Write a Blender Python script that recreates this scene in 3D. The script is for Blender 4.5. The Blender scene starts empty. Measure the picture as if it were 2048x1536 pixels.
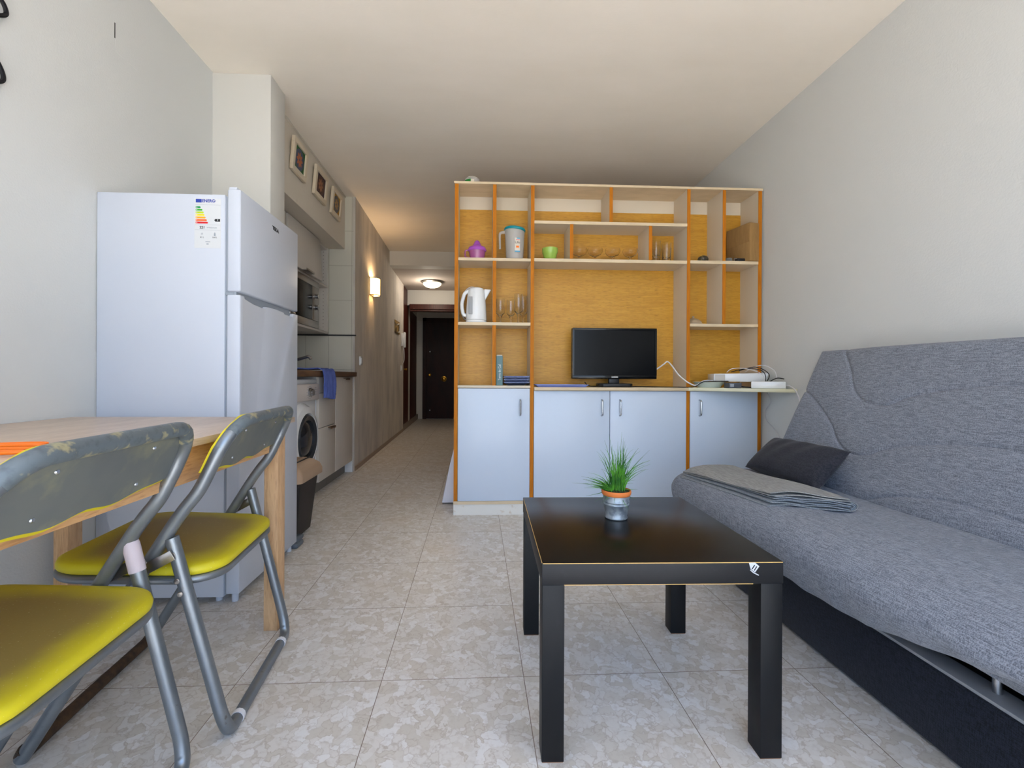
import bpy, bmesh, math, random
import numpy as np
from mathutils import Vector, Matrix
random.seed(7)
S = bpy.context.scene
COL = S.collection
# ------------------------------------------------------------------ camera
cam = bpy.data.objects.new('camera', bpy.data.cameras.new('camera'))
COL.objects.link(cam)
cam.data.sensor_width = 36.0
cam.data.lens = 898.8 / 2048 * 36
cam.data.shift_x = (1024 - 999.5) / 2048
cam.data.shift_y = (754.1 - 768) / 2048
cam.data.clip_start = 0.01
cam.matrix_world = (Matrix.Translation((0, 0, .867)) @ Matrix.Rotation(-.0461, 4, 'Z')
                    @ Matrix.Rotation(math.pi / 2 - .0006, 4, 'X') @ Matrix.Rotation(.0047, 4, 'Z'))
S.camera = cam
# ------------------------------------------------------------------ world: daylight seen through the balcony doors behind the camera
W = bpy.data.worlds.new('daylight'); S.world = W; W.use_nodes = True
nt = W.node_tree; nt.nodes.clear()
tc = nt.nodes.new('ShaderNodeTexCoord'); sx = nt.nodes.new('ShaderNodeSeparateXYZ')
mr = nt.nodes.new('ShaderNodeMapRange'); mr.inputs[1].default_value = -1; mr.inputs[2].default_value = 1
rp = nt.nodes.new('ShaderNodeValToRGB'); bg = nt.nodes.new('ShaderNodeBackground'); wo = nt.nodes.new('ShaderNodeOutputWorld')
nt.links.new(tc.outputs['Generated'], sx.inputs[0]); nt.links.new(sx.outputs[2], mr.inputs[0])
nt.links.new(mr.outputs[0], rp.inputs[0]); nt.links.new(rp.outputs[0], bg.inputs[0]); nt.links.new(bg.outputs[0], wo.inputs[0])
e = rp.color_ramp.elements
e[0].position = 0; e[0].color = (.58, .56, .53, 1)
e[1].position = 1; e[1].color = (.26, .47, 1, 1)
for p, c in ((.40, (.64, .63, .60, 1)), (.485, (.76, .80, .82, 1)), (.53, (.70, .84, 1, 1)), (.70, (.38, .60, 1, 1))):
    k = e.new(p); k.color = c
bg.inputs[1].default_value = 4.8
S.view_settings.view_transform = 'Standard'
S.view_settings.look = 'None'
S.view_settings.gamma = 1
S.view_settings.use_curve_mapping = False
S.view_settings.exposure = -0.12
S.cycles.transparent_max_bounces = 32; S.cycles.max_bounces = 16; S.cycles.diffuse_bounces = 6; S.cycles.transmission_bounces = 16
def area_light(name, loc, rot, sx_, sy_, power, col, portal=False):
    l = bpy.data.lights.new(name, 'AREA'); l.shape = 'RECTANGLE'; l.size = sx_; l.size_y = sy_
    l.energy = power; l.color = col
    if portal: l.cycles.is_portal = True
    o = bpy.data.objects.new(name, l); o.location = loc; o.rotation_euler = rot; COL.objects.link(o); return o
sun = bpy.data.objects.new('sun', bpy.data.lights.new('sun', 'SUN')); COL.objects.link(sun)
sun.data.energy = 33; sun.data.angle = .01; sun.data.color = (1, .985, .955)
sun.rotation_euler = (math.radians(24), 0, math.radians(-6))      # high sun from behind the camera: falls on the terrace and the strip of floor inside the doors
WY = -.85                                                # the glazed wall behind the camera
area_light('window_portal', (.17, WY + .0, 1.19), (-math.pi / 2 + math.pi, 0, 0), 2.9, 2.3, 1, (1, 1, 1), True)
def point(name, loc, power, col, r=.04):
    l = bpy.data.lights.new(name, 'POINT'); l.energy = power; l.color = col; l.shadow_soft_size = r
    o = bpy.data.objects.new(name, l); o.location = loc; COL.objects.link(o); return o
# ------------------------------------------------------------------ helpers
def lin(c):
    f = lambda v: (v / 12.92 if v <= .04045 else ((v + .055) / 1.055) ** 2.4)
    return tuple(f(x / 255) for x in c) + (1,)
class MB:
    def __init__(s): s.bm = bmesh.new()
    def box(s, x0, x1, y0, y1, z0, z1, bev=0, M=None, seg=2):
        r = bmesh.ops.create_cube(s.bm, size=1)
        v = r['verts']
        for q in v:
            q.co = Vector(((x0 + x1) / 2 + q.co.x * (x1 - x0), (y0 + y1) / 2 + q.co.y * (y1 - y0), (z0 + z1) / 2 + q.co.z * (z1 - z0)))
        if bev > 0:
            ed = list({e_ for q in v for e_ in q.link_edges})
            r2 = bmesh.ops.bevel(s.bm, geom=ed, offset=bev, segments=seg, profile=.5, affect='EDGES')
            v = list({w for f_ in r2['faces'] for w in f_.verts} | {q for q in v if q.is_valid})
        if M is not None:
            for q in v: q.co = M @ q.co
        return s
    def prism(s, poly, a0, a1, axis='z', bev=0, M=None):
        f = {'z': lambda p, a: (p[0], p[1], a), 'x': lambda p, a: (a, p[0], p[1]), 'y': lambda p, a: (p[0], a, p[1])}[axis]
        A = [s.bm.verts.new(f(p, a0)) for p in poly]; B = [s.bm.verts.new(f(p, a1)) for p in poly]
        n = len(poly); fs = [s.bm.faces.new(A), s.bm.faces.new(B[::-1])]
        for i in range(n): fs.append(s.bm.faces.new((A[i], B[i], B[(i + 1) % n], A[(i + 1) % n])))
        bmesh.ops.recalc_face_normals(s.bm, faces=fs)
        v = A + B
        if bev > 0:
            ed = list({e_ for q in v for e_ in q.link_edges})
            r2 = bmesh.ops.bevel(s.bm, geom=ed, offset=bev, segments=2, profile=.5, affect='EDGES')
            v = list({w for f_ in r2['faces'] for w in f_.verts} | {q for q in v if q.is_valid})
        if M is not None:
            for q in v: q.co = M @ q.co
        return s
    def tube(s, pts, r, closed=False, n=12, taper=None, M=None):
        P = [Vector(p) for p in pts]; m = len(P)
        T = []
        for i in range(m):
            a = P[(i - 1) % m] if (closed or i) else P[0]; b = P[(i + 1) % m] if (closed or i < m - 1) else P[-1]
            T.append((b - a).normalized())
        up = Vector((0, 0, 1)) if abs(T[0].z) < .9 else Vector((1, 0, 0))
        N = (up - T[0] * up.dot(T[0])).normalized(); rings = []
        for i in range(m):
            N = (N - T[i] * N.dot(T[i])).normalized(); B = T[i].cross(N)
            rr = r if taper is None else r * taper(i / (m - 1))
            ring = []
            for k in range(n):
                a = 2 * math.pi * k / n
                p = P[i] + N * (math.cos(a) * rr) + B * (math.sin(a) * rr)
                if M is not None: p = M @ p
                ring.append(s.bm.verts.new(p))
            rings.append(ring)
        fs = []
        for i in range(m if closed else m - 1):
            A, B2 = rings[i], rings[(i + 1) % m]
            for k in range(n): fs.append(s.bm.faces.new((A[k], A[(k + 1) % n], B2[(k + 1) % n], B2[k])))
        if not closed: fs += [s.bm.faces.new(rings[0][::-1]), s.bm.faces.new(rings[-1])]
        bmesh.ops.recalc_face_normals(s.bm, faces=fs)
        return s
    def lathe(s, prof, c=(0, 0, 0), n=32, sx=1, sy=1, M=None):
        rings = []
        for (r, z) in prof:
            if r < 1e-6:
                p = Vector((c[0], c[1], c[2] + z)); rings.append([s.bm.verts.new(M @ p if M is not None else p)])
            else:
                R = []
                for k in range(n):
                    a = 2 * math.pi * k / n; p = Vector((c[0] + r * sx * math.cos(a), c[1] + r * sy * math.sin(a), c[2] + z))
                    R.append(s.bm.verts.new(M @ p if M is not None else p))
                rings.append(R)
        fs = []
        for A, B in zip(rings, rings[1:]):
            if len(A) == 1 and len(B) == 1: continue
            for k in range(n):
                k2 = (k + 1) % n
                if len(A) == 1: fs.append(s.bm.faces.new((A[0], B[k2], B[k])))
                elif len(B) == 1: fs.append(s.bm.faces.new((A[k], A[k2], B[0])))
                else: fs.append(s.bm.faces.new((A[k], A[k2], B[k2], B[k])))
        bmesh.ops.recalc_face_normals(s.bm, faces=fs)
        return s
    def grid(s, V, closed_u=False, closed_v=False):
        """V: array rows x cols x 3"""
        R, Cn = len(V), len(V[0]); vs = [[s.bm.verts.new(p) for p in row] for row in V]; fs = []
        for i in range(R if closed_u else R - 1):
            for j in range(Cn if closed_v else Cn - 1):
                fs.append(s.bm.faces.new((vs[i][j], vs[i][(j + 1) % Cn], vs[(i + 1) % R][(j + 1) % Cn], vs[(i + 1) % R][j])))
        if closed_v and not closed_u:
            fs.append(s.bm.faces.new(vs[0][::-1])); fs.append(s.bm.faces.new(vs[-1]))
        bmesh.ops.recalc_face_normals(s.bm, faces=fs)
        return s
ROOTM = {}
def rootmat(o): return ROOTM.get(o.name, Matrix.Identity(4))
def ob(name, mb, mat, parent=None, origin=None, world=True, smooth=35):
    me = bpy.data.meshes.new(name)
    bm = mb.bm if isinstance(mb, MB) else mb
    if parent is not None and world:
        bm.transform(rootmat(parent).inverted())
    elif origin is not None:
        bm.transform(Matrix.Translation([-a for a in origin]))
    bm.to_mesh(me); bm.free()
    for m in (mat if isinstance(mat, (list, tuple)) else [mat]): me.materials.append(m)
    if smooth and len(me.polygons):
        me.polygons.foreach_set('use_smooth', [True] * len(me.polygons))
        me.set_sharp_from_angle(angle=math.radians(smooth))
    o = bpy.data.objects.new(name, me); COL.objects.link(o)
    if parent is not None:
        o.parent = parent; ROOTM[o.name] = rootmat(parent)
    elif origin is not None: o.location = origin
    return o
def tag(o, label=None, cat=None, group=None, kind=None):
    if label: o['label'] = label
    if cat: o['category'] = cat
    if group: o['group'] = group
    if kind: o['kind'] = kind
    return o
def thing(name, label, cat, loc=(0, 0, 0), rz=0, group=None):
    o = bpy.data.objects.new(name, None); COL.objects.link(o); o.location = loc; o.rotation_euler = (0, 0, rz)
    o.empty_display_size = .05
    ROOTM[o.name] = Matrix.Translation(loc) @ Matrix.Rotation(rz, 4, 'Z')
    return tag(o, label, cat, group)
def dup(root, loc, rz=None, label=None):
    r = root.copy(); COL.objects.link(r); r.location = loc
    if rz is not None: r.rotation_euler = (0, 0, rz)
    if label: r['label'] = label
    for ch in list(root.children):
        c = ch.copy(); COL.objects.link(c); c.parent = r
        for g in list(ch.children):
            d = g.copy(); COL.objects.link(d); d.parent = c
    return r
def struct(name, mb, mat, smooth=0): return tag(ob(name, mb, mat, smooth=smooth), kind='structure')
def fillet(pts, r, n=6):
    P = [Vector(p) for p in pts]; out = [P[0]]
    for i in range(1, len(P) - 1):
        a, b, c = P[i - 1], P[i], P[i + 1]; u = (a - b); v = (c - b)
        rr = min(r, u.length * .49, v.length * .49); p0 = b + u.normalized() * rr; p1 = b + v.normalized() * rr
        for k in range(n + 1):
            t = k / n; out.append(p0 * (1 - t) ** 2 + b * 2 * t * (1 - t) + p1 * t * t)
    out.append(P[-1]); return out
def cr(pts, n=8, closed=False):
    P = [Vector(p) for p in pts]; m = len(P); out = []
    for i in range(m if closed else m - 1):
        g = lambda k: P[k % m] if closed else P[max(0, min(m - 1, k))]
        p0, p1, p2, p3 = g(i - 1), g(i), g(i + 1), g(i + 2)
        for k in range(n):
            t = k / n
            out.append(.5 * ((2 * p1) + (p2 - p0) * t + (2 * p0 - 5 * p1 + 4 * p2 - p3) * t * t + (3 * p1 - p0 - 3 * p2 + p3) * t ** 3))
    if not closed: out.append(P[-1])
    return out
def text_mesh(name, txt, size, M, mat, parent, depth=.0006, bold=0.0, width=None):
    cu = bpy.data.curves.new(name, 'FONT'); cu.body = txt; cu.size = size; cu.extrude = depth; cu.offset = bold
    cu.align_x = 'CENTER'; cu.align_y = 'CENTER'; cu.resolution_u = 3
    t = bpy.data.objects.new('tmp_text', cu); COL.objects.link(t)
    dg = bpy.context.evaluated_depsgraph_get(); me = bpy.data.meshes.new_from_object(t.evaluated_get(dg))
    bpy.data.objects.remove(t); bpy.data.curves.remove(cu)
    me.name = name; me.transform(Matrix.Diagonal((1 if not width else width / max(1e-6, (max(v.co.x for v in me.vertices) - min(v.co.x for v in me.vertices))), 1, 1, 1)))
    me.transform(rootmat(parent).inverted() @ M)
    me.materials.clear(); me.materials.append(mat)
    o = bpy.data.objects.new(name, me); COL.objects.link(o); o.parent = parent; return o
# ------------------------------------------------------------------ materials
def mat(name, col, rough=.5, metal=0, spec=.5, bump=None, noise=None, coat=0, trans=0, ior=1.45, emit=None, alpha=1, sheen=0):
    """bump=(scale,strength,distance[,stretch]); noise=(scale, colour2, amount, stretch, lo, hi)"""
    m = bpy.data.materials.new(name); m.use_nodes = True; t = m.node_tree; b = t.nodes['Principled BSDF']
    b.inputs['Base Color'].default_value = lin(col); b.inputs['Roughness'].default_value = rough
    b.inputs['Metallic'].default_value = metal; b.inputs['Specular IOR Level'].default_value = spec
    b.inputs['Coat Weight'].default_value = coat; b.inputs['Transmission Weight'].default_value = trans
    b.inputs['IOR'].default_value = ior; b.inputs['Alpha'].default_value = alpha
    if sheen: b.inputs['Sheen Weight'].default_value = sheen
    if emit: b.inputs['Emission Color'].default_value = lin(emit[0]); b.inputs['Emission Strength'].default_value = emit[1]
    co = t.nodes.new('ShaderNodeTexCoord')
    def tex(scale, stretch=(1, 1, 1), detail=4, rough_=.55, dist=0):
        mp = t.nodes.new('ShaderNodeMapping'); mp.inputs['Scale'].default_value = stretch
        t.links.new(co.outputs['Object'], mp.inputs[0])
        n = t.nodes.new('ShaderNodeTexNoise'); n.inputs['Scale'].default_value = scale; n.inputs['Detail'].default_value = detail
        n.inputs['Roughness'].default_value = rough_; n.inputs['Distortion'].default_value = dist
        t.links.new(mp.outputs[0], n.inputs['Vector']); return n
    last = None
    if noise:
        ns = noise if isinstance(noise, list) else [noise]
        for (sc, c2, amt, st, lo, hi) in ns:
            n = tex(sc, st); r = t.nodes.new('ShaderNodeMapRange'); r.inputs[1].default_value = lo; r.inputs[2].default_value = hi
            r.inputs[3].default_value = 0; r.inputs[4].default_value = amt
            t.links.new(n.outputs[0], r.inputs[0]); mx = t.nodes.new('ShaderNodeMix'); mx.data_type = 'RGBA'
            if last: t.links.new(last, mx.inputs[6])
            else: mx.inputs[6].default_value = lin(col)
            mx.inputs[7].default_value = lin(c2); t.links.new(r.outputs[0], mx.inputs[0]); last = mx.outputs[2]
        t.links.new(last, b.inputs['Base Color'])
    if bump:
        n = tex(bump[0], bump[3] if len(bump) > 3 else (1, 1, 1)); bp = t.nodes.new('ShaderNodeBump')
        bp.inputs['Strength'].default_value = bump[1]; bp.inputs['Distance'].default_value = bump[2]
        t.links.new(n.outputs[0], bp.inputs['Height']); t.links.new(bp.outputs[0], b.inputs['Normal'])
    return m
W_PLASTER = mat('white_plaster', (211, 213, 212), .85, bump=(150, .35, .002))
W_CEIL = mat('ceiling_paint', (246, 238, 226), .9, bump=(40, .15, .003, (1, 4, 1)), noise=(1.3, (234, 225, 210), .5, (1, 2.5, 1), .35, .75))
W_PAINT = mat('smooth_white_paint', (214, 213, 208), .7, bump=(30, .1, .003))
W_BOX = mat('boxing_paint', (212, 204, 190), .7, bump=(14, .2, .004), noise=(9, (160, 130, 100), .5, (1, 1, 1), .70, .8))
W_HALL = mat('stained_hall_plaster', (205, 198, 188), .85, bump=(60, .5, .004),
             noise=[(2.2, (150, 146, 146), .75, (1, 1, .35), .42, .72), (7, (128, 124, 126), .35, (1, 1, .3), .5, .75)])
M_WHITE = mat('white_enamel', (232, 234, 236), .22, coat=.3)
M_FRIDGE = mat('fridge_white', (198, 204, 216), .38, bump=(220, .06, .001))
M_GREYP = mat('grey_gasket', (150, 158, 168), .5)
M_DARK = mat('dark_plastic', (26, 27, 30), .4)
M_BLACKG = mat('black_gloss', (6, 7, 10), .12, spec=.4)
M_SCREEN = mat('lcd_screen', (3, 4, 6), .22, spec=.22)
M_CHROME = mat('brushed_chrome', (190, 192, 196), .25, 1)
M_STEEL = mat('stainless_steel', (165, 160, 155), .3, 1, bump=(60, .06, .001, (1, 1, 18)))
M_GREYTUBE = mat('silver_tube_paint', (128, 134, 140), .38, .75, bump=(120, .12, .001),
                 noise=[(38, (84, 70, 60), .7, (1, 1, 1), .66, .74), (9, (150, 156, 160), .5, (1, 1, 1), .45, .65)])
M_RAIL = mat('worn_rail_paint', (104, 114, 120), .5, .25, noise=[(22, (176, 168, 132), .85, (1, 1, 1), .54, .60), (60, (70, 76, 84), .5, (1, 1, 1), .5, .7)])
M_RUST = mat('rusty_bar', (88, 66, 46), .75, .2, noise=(40, (56, 44, 36), .8, (1, 1, 1), .4, .65), bump=(90, .4, .001))
M_YELLOW = mat('yellow_vinyl', (214, 198, 20), .5, bump=(380, .25, .0006), noise=[(7, (196, 178, 24), .6, (1, 1, 1), .35, .7), (260, (226, 218, 130), .35, (1, 1, 1), .70, .76)])
M_BACKPL = mat('grey_backboard', (104, 108, 106), .6, noise=[(11, (134, 134, 112), .6, (1, 1, 1), .5, .62), (6, (86, 92, 98), .6, (1, 1, 1), .45, .65)])
M_YTOP = mat('shaded_vinyl_top', (158, 136, 62), .6, bump=(380, .25, .0006), noise=[(6, (136, 116, 62), .6, (1, 1, 1), .35, .7), (260, (206, 196, 150), .4, (1, 1, 1), .70, .76)])  # browner copy of the yellow vinyl, with the table's shade in its colour
M_PINKCAP = mat('pale_rubber_cap', (205, 192, 198), .6)
M_TABLEBK = mat('black_brown_foil', (12, 10, 9), .27, spec=.32, noise=(70, (24, 22, 21), .6, (1, 1, 1), .62, .72), bump=(25, .12, .0015))
M_TABLESD = mat('black_side_foil', (22, 22, 24), .5, spec=.4, noise=(50, (32, 32, 35), .5, (1, 1, 1), .6, .72))
M_LEGBK = mat('black_leg_foil', (11, 12, 14), .5, spec=.35, noise=(40, (20, 21, 24), .5, (1, 1, 1), .6, .72))
M_RAW = mat('raw_board_edge', (206, 166, 96), .7)
M_ZINC = mat('galvanised_zinc', (166, 174, 180), .5, .6, noise=(42, (112, 122, 132), .8, (1, 1, 1), .45, .6))
M_TERRA = mat('terracotta', (212, 118, 56), .75)
M_SOIL = mat('moss_base', (44, 56, 26), .95, bump=(120, 1, .004))
M_GRASS = mat('grass_green', (42, 96, 34), .5, noise=(25, (92, 160, 44), .9, (1, 1, 1), .45, .6))
M_DARKPANEL = None
M_LAM = mat('white_laminate', (214, 206, 192), .45)
M_LAMIN = mat('shelf_inner_laminate', (214, 202, 182), .5)
M_DOORW = mat('brushed_white_door', (203, 215, 232), .3, bump=(26, .10, .002, (1, 1, .18)))
M_EDGE = mat('orange_wood_edge', (194, 118, 12), .6, spec=.3, noise=(30, (166, 94, 10), .7, (6, 1, .3), .4, .65))
M_CREAM = mat('cream_edge_band', (218, 198, 166), .5, noise=(20, (204, 184, 150), .6, (.3, 1, 1), .45, .6))
M_BONE = mat('worktop_edge', (214, 210, 180), .4)
M_COUNTER = mat('dark_worktop', (112, 82, 58), .4, noise=(30, (84, 60, 44), .8, (1, .2, 1), .4, .65))
M_KDOOR = mat('kitchen_door_white', (204, 198, 190), .35)
M_KICK = mat('kick_board_grey', (120, 118, 112), .5)
M_TILEW = None
M_MAHOG = mat('dark_mahogany', (84, 34, 22), .4, spec=.3, noise=(10, (54, 22, 16), .9, (5, 5, .4), .35, .65))
M_DOORDK = mat('dark_entrance_door', (50, 22, 18), .45, spec=.25, noise=(5, (30, 13, 12), .9, (2, 2, .5), .35, .65))
M_BRASS = mat('brass', (196, 150, 60), .3, 1)
M_BOXC = mat('cardboard', (158, 122, 74), .85, noise=(60, (142, 108, 64), .5, (1, 1, .2), .45, .6))
M_SHEET = mat('white_bed_sheet', (232, 230, 238), .85)
def thin(name, col, opac, rough=.05, tint=(1, 1, 1, 1), fres=1.5):
    m = bpy.data.materials.new(name); m.use_nodes = True; t = m.node_tree; b = t.nodes['Principled BSDF']; o = t.nodes['Material Output']
    tr = t.nodes.new('ShaderNodeBsdfTransparent'); tr.inputs[0].default_value = tint; lw = t.nodes.new('ShaderNodeLayerWeight'); lw.inputs[0].default_value = .35
    b.inputs['Base Color'].default_value = lin(col); b.inputs['Roughness'].default_value = rough; b.inputs['Specular IOR Level'].default_value = .9
    mr_ = t.nodes.new('ShaderNodeMapRange'); t.links.new(lw.outputs['Facing'], mr_.inputs[0]); mr_.inputs[3].default_value = opac; mr_.inputs[4].default_value = min(1, opac + .40)
    mx = t.nodes.new('ShaderNodeMixShader'); t.links.new(mr_.outputs[0], mx.inputs[0]); t.links.new(tr.outputs[0], mx.inputs[1]); t.links.new(b.outputs[0], mx.inputs[2]); t.links.new(mx.outputs[0], o.inputs[0]); return m
M_GLASS = mat('clear_glass', (252, 252, 250), .0, trans=1, ior=1.3)
M_GLASS2 = mat('pale_clear_glass', (252, 248, 240), .0, trans=1, ior=1.25)
M_FROST = thin('frosted_plastic', (205, 200, 194), .52, .35)
M_TEAL = mat('teal_lid', (0, 140, 150), .4)
M_PURP = mat('purple_plastic', (172, 84, 190), .35)
M_PURPT = thin('clear_purple_plastic', (176, 92, 150), .8, .2)
M_GREENB = mat('lime_ceramic', (156, 190, 84), .25, coat=.3)
M_NAVY = mat('navy_dish', (40, 54, 92), .3)
M_LILAC = mat('pale_blue_rim', (136, 150, 200), .35)
M_MINT = mat('pale_mint_dish', (196, 206, 200), .35)
M_BOOK = mat('teal_book_spine', (104, 134, 138), .6)
M_PAPER = mat('paper', (214, 206, 192), .8)
M_INKW = mat('white_ink', (226, 230, 232), .6)
M_INK = mat('black_ink', (30, 30, 34), .6)
M_CABLEW = mat('white_cable', (222, 222, 226), .5)
M_CABLEG = mat('grey_cable', (196, 196, 198), .5)
M_TAUPE = mat('bin_lid_taupe', (168, 142, 118), .5)
M_BINBL = mat('bin_black', (34, 29, 28), .5, bump=(200, .2, .001))
M_GREYPED = mat('grey_pedal', (96, 104, 112), .5)
M_TOWEL = mat('blue_towel', (92, 112, 190), .95, bump=(260, .6, .003), noise=(14, (72, 92, 168), .6, (1, 1, 1), .4, .65))
M_ORANGE = mat('orange_plastic', (250, 120, 10), .35)
M_IRON = mat('black_iron', (30, 30, 34), .5, .6)
M_STONE = mat('dark_speckled_stone', (62, 56, 44), .3, noise=(90, (150, 130, 70), .8, (1, 1, 1), .55, .65))
M_OLIVEG = mat('grey_ceramic', (176, 156, 128), .4)
def c_lin(t, v):
    r = t.nodes.new('ShaderNodeRGB'); r.outputs[0].default_value = lin(v); return r.outputs[0]
def N(t, typ, **kw):
    n = t.nodes.new(typ)
    for k, v in kw.items(): setattr(n, k, v)
    return n
def math_n(t, op, a, b=None, clamp=False):
    n = t.nodes.new('ShaderNodeMath'); n.operation = op; n.use_clamp = clamp
    for i, v in enumerate((a, b)):
        if v is None: continue
        if isinstance(v, (int, float)): n.inputs[i].default_value = v
        else: t.links.new(v, n.inputs[i])
    return n.outputs[0]
def mixc(t, f, a, b):
    m = t.nodes.new('ShaderNodeMix'); m.data_type = 'RGBA'
    for i, v in ((0, f), (6, a), (7, b)):
        if isinstance(v, (int, float)): m.inputs[i].default_value = v
        elif isinstance(v, tuple): m.inputs[i].default_value = lin(v)
        else: t.links.new(v, m.inputs[i])
    return m.outputs[2]
def rng(t, v, a, b, c=0, d=1):
    n = t.nodes.new('ShaderNodeMapRange'); t.links.new(v, n.inputs[0])
    for i, x in enumerate((a, b, c, d)): n.inputs[i + 1].default_value = x
    return n.outputs[0]
def new_mat(name, rough=.5):
    m = bpy.data.materials.new(name); m.use_nodes = True; t = m.node_tree; b = t.nodes['Principled BSDF']
    b.inputs['Roughness'].default_value = rough; return m, t, b
def tile_grid(t, vec, a, b, w):
    """vec already in metres; returns grout mask and cell ids"""
    sp = N(t, 'ShaderNodeSeparateXYZ'); t.links.new(vec, sp.inputs[0])
    u = math_n(t, 'DIVIDE', sp.outputs[0], a); v = math_n(t, 'DIVIDE', sp.outputs[1], b)
    fu = math_n(t, 'FRACT', u); fv = math_n(t, 'FRACT', v)
    du = math_n(t, 'MULTIPLY', math_n(t, 'SUBTRACT', .5, math_n(t, 'ABSOLUTE', math_n(t, 'SUBTRACT', fu, .5))), a)
    dv = math_n(t, 'MULTIPLY', math_n(t, 'SUBTRACT', .5, math_n(t, 'ABSOLUTE', math_n(t, 'SUBTRACT', fv, .5))), b)
    d = math_n(t, 'MINIMUM', du, dv)
    return rng(t, d, w * .5, w, 1, 0), math_n(t, 'FLOOR', u), math_n(t, 'FLOOR', v)
def floor_mat():
    m, t, b = new_mat('marbled_floor_tile', .3)
    co = N(t, 'ShaderNodeTexCoord'); mp = N(t, 'ShaderNodeMapping', vector_type='TEXTURE')
    mp.inputs['Rotation'].default_value = (0, 0, .0048)
    t.links.new(co.outputs['Object'], mp.inputs[0])
    ad = N(t, 'ShaderNodeVectorMath', operation='ADD'); ad.inputs[1].default_value = (.2665 + 40 * .4059, -1.2946 + 40 * .4059, 0)
    t.links.new(mp.outputs[0], ad.inputs[0])
    g, iu, iv = tile_grid(t, ad.outputs[0], .4059, .4059, .0013)
    cb = N(t, 'ShaderNodeCombineXYZ'); t.links.new(iu, cb.inputs[0]); t.links.new(iv, cb.inputs[1])
    wn = N(t, 'ShaderNodeTexWhiteNoise', noise_dimensions='2D'); t.links.new(cb.outputs[0], wn.inputs[0])
    sc = N(t, 'ShaderNodeVectorMath', operation='SCALE'); sc.inputs[3].default_value = 6; t.links.new(wn.outputs['Color'], sc.inputs[0])
    a2 = N(t, 'ShaderNodeVectorMath', operation='ADD'); t.links.new(co.outputs['Object'], a2.inputs[0]); t.links.new(sc.outputs[0], a2.inputs[1])
    n0 = N(t, 'ShaderNodeTexNoise'); n0.inputs['Scale'].default_value = 22; n0.inputs['Detail'].default_value = 5; t.links.new(a2.outputs[0], n0.inputs[0])
    dsc = N(t, 'ShaderNodeVectorMath', operation='SCALE'); dsc.inputs[3].default_value = .085; t.links.new(n0.outputs['Color'], dsc.inputs[0])
    a3 = N(t, 'ShaderNodeVectorMath', operation='ADD'); t.links.new(a2.outputs[0], a3.inputs[0]); t.links.new(dsc.outputs[0], a3.inputs[1])
    vo = N(t, 'ShaderNodeTexVoronoi', feature='F1'); vo.inputs['Scale'].default_value = 36; t.links.new(a3.outputs[0], vo.inputs[0])
    ve = N(t, 'ShaderNodeTexVoronoi', feature='DISTANCE_TO_EDGE'); ve.inputs['Scale'].default_value = 36; t.links.new(a3.outputs[0], ve.inputs[0])
    sp = N(t, 'ShaderNodeSeparateColor'); t.links.new(vo.outputs['Color'], sp.inputs[0])
    c = mixc(t, rng(t, sp.outputs[0], .5, .66), (217, 212, 205), (205, 198, 187))
    c = mixc(t, rng(t, sp.outputs[1], .74, .82), c, (225, 222, 218))
    n1 = N(t, 'ShaderNodeTexNoise'); n1.inputs['Scale'].default_value = 3; t.links.new(co.outputs['Object'], n1.inputs[0])
    vein = math_n(t, 'MULTIPLY', rng(t, ve.outputs[0], .02, .10, 1, 0), rng(t, sp.outputs[2], .35, .6, .08, .5))
    c = mixc(t, vein, c, (170, 155, 140))
    n2 = N(t, 'ShaderNodeTexNoise'); n2.inputs['Scale'].default_value = 70; n2.inputs['Detail'].default_value = 3; t.links.new(a2.outputs[0], n2.inputs[0])
    c = mixc(t, rng(t, n2.outputs[0], .5, .72, 0, .3), c, (176, 162, 148))
    c = mixc(t, rng(t, n1.outputs[0], .55, .75, 0, .3), c, (202, 182, 158))
    c = mixc(t, math_n(t, 'MULTIPLY', g, .85), c, (120, 100, 80))
    t.links.new(c, b.inputs['Base Color'])
    bp = N(t, 'ShaderNodeBump'); bp.inputs['Distance'].default_value = .0012; bp.inputs['Strength'].default_value = .6
    t.links.new(math_n(t, 'SUBTRACT', 1, g), bp.inputs['Height']); t.links.new(bp.outputs[0], b.inputs['Normal'])
    t.links.new(math_n(t, 'ADD', .36, math_n(t, 'MULTIPLY', g, .5)), b.inputs['Roughness'])
    return m
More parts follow.
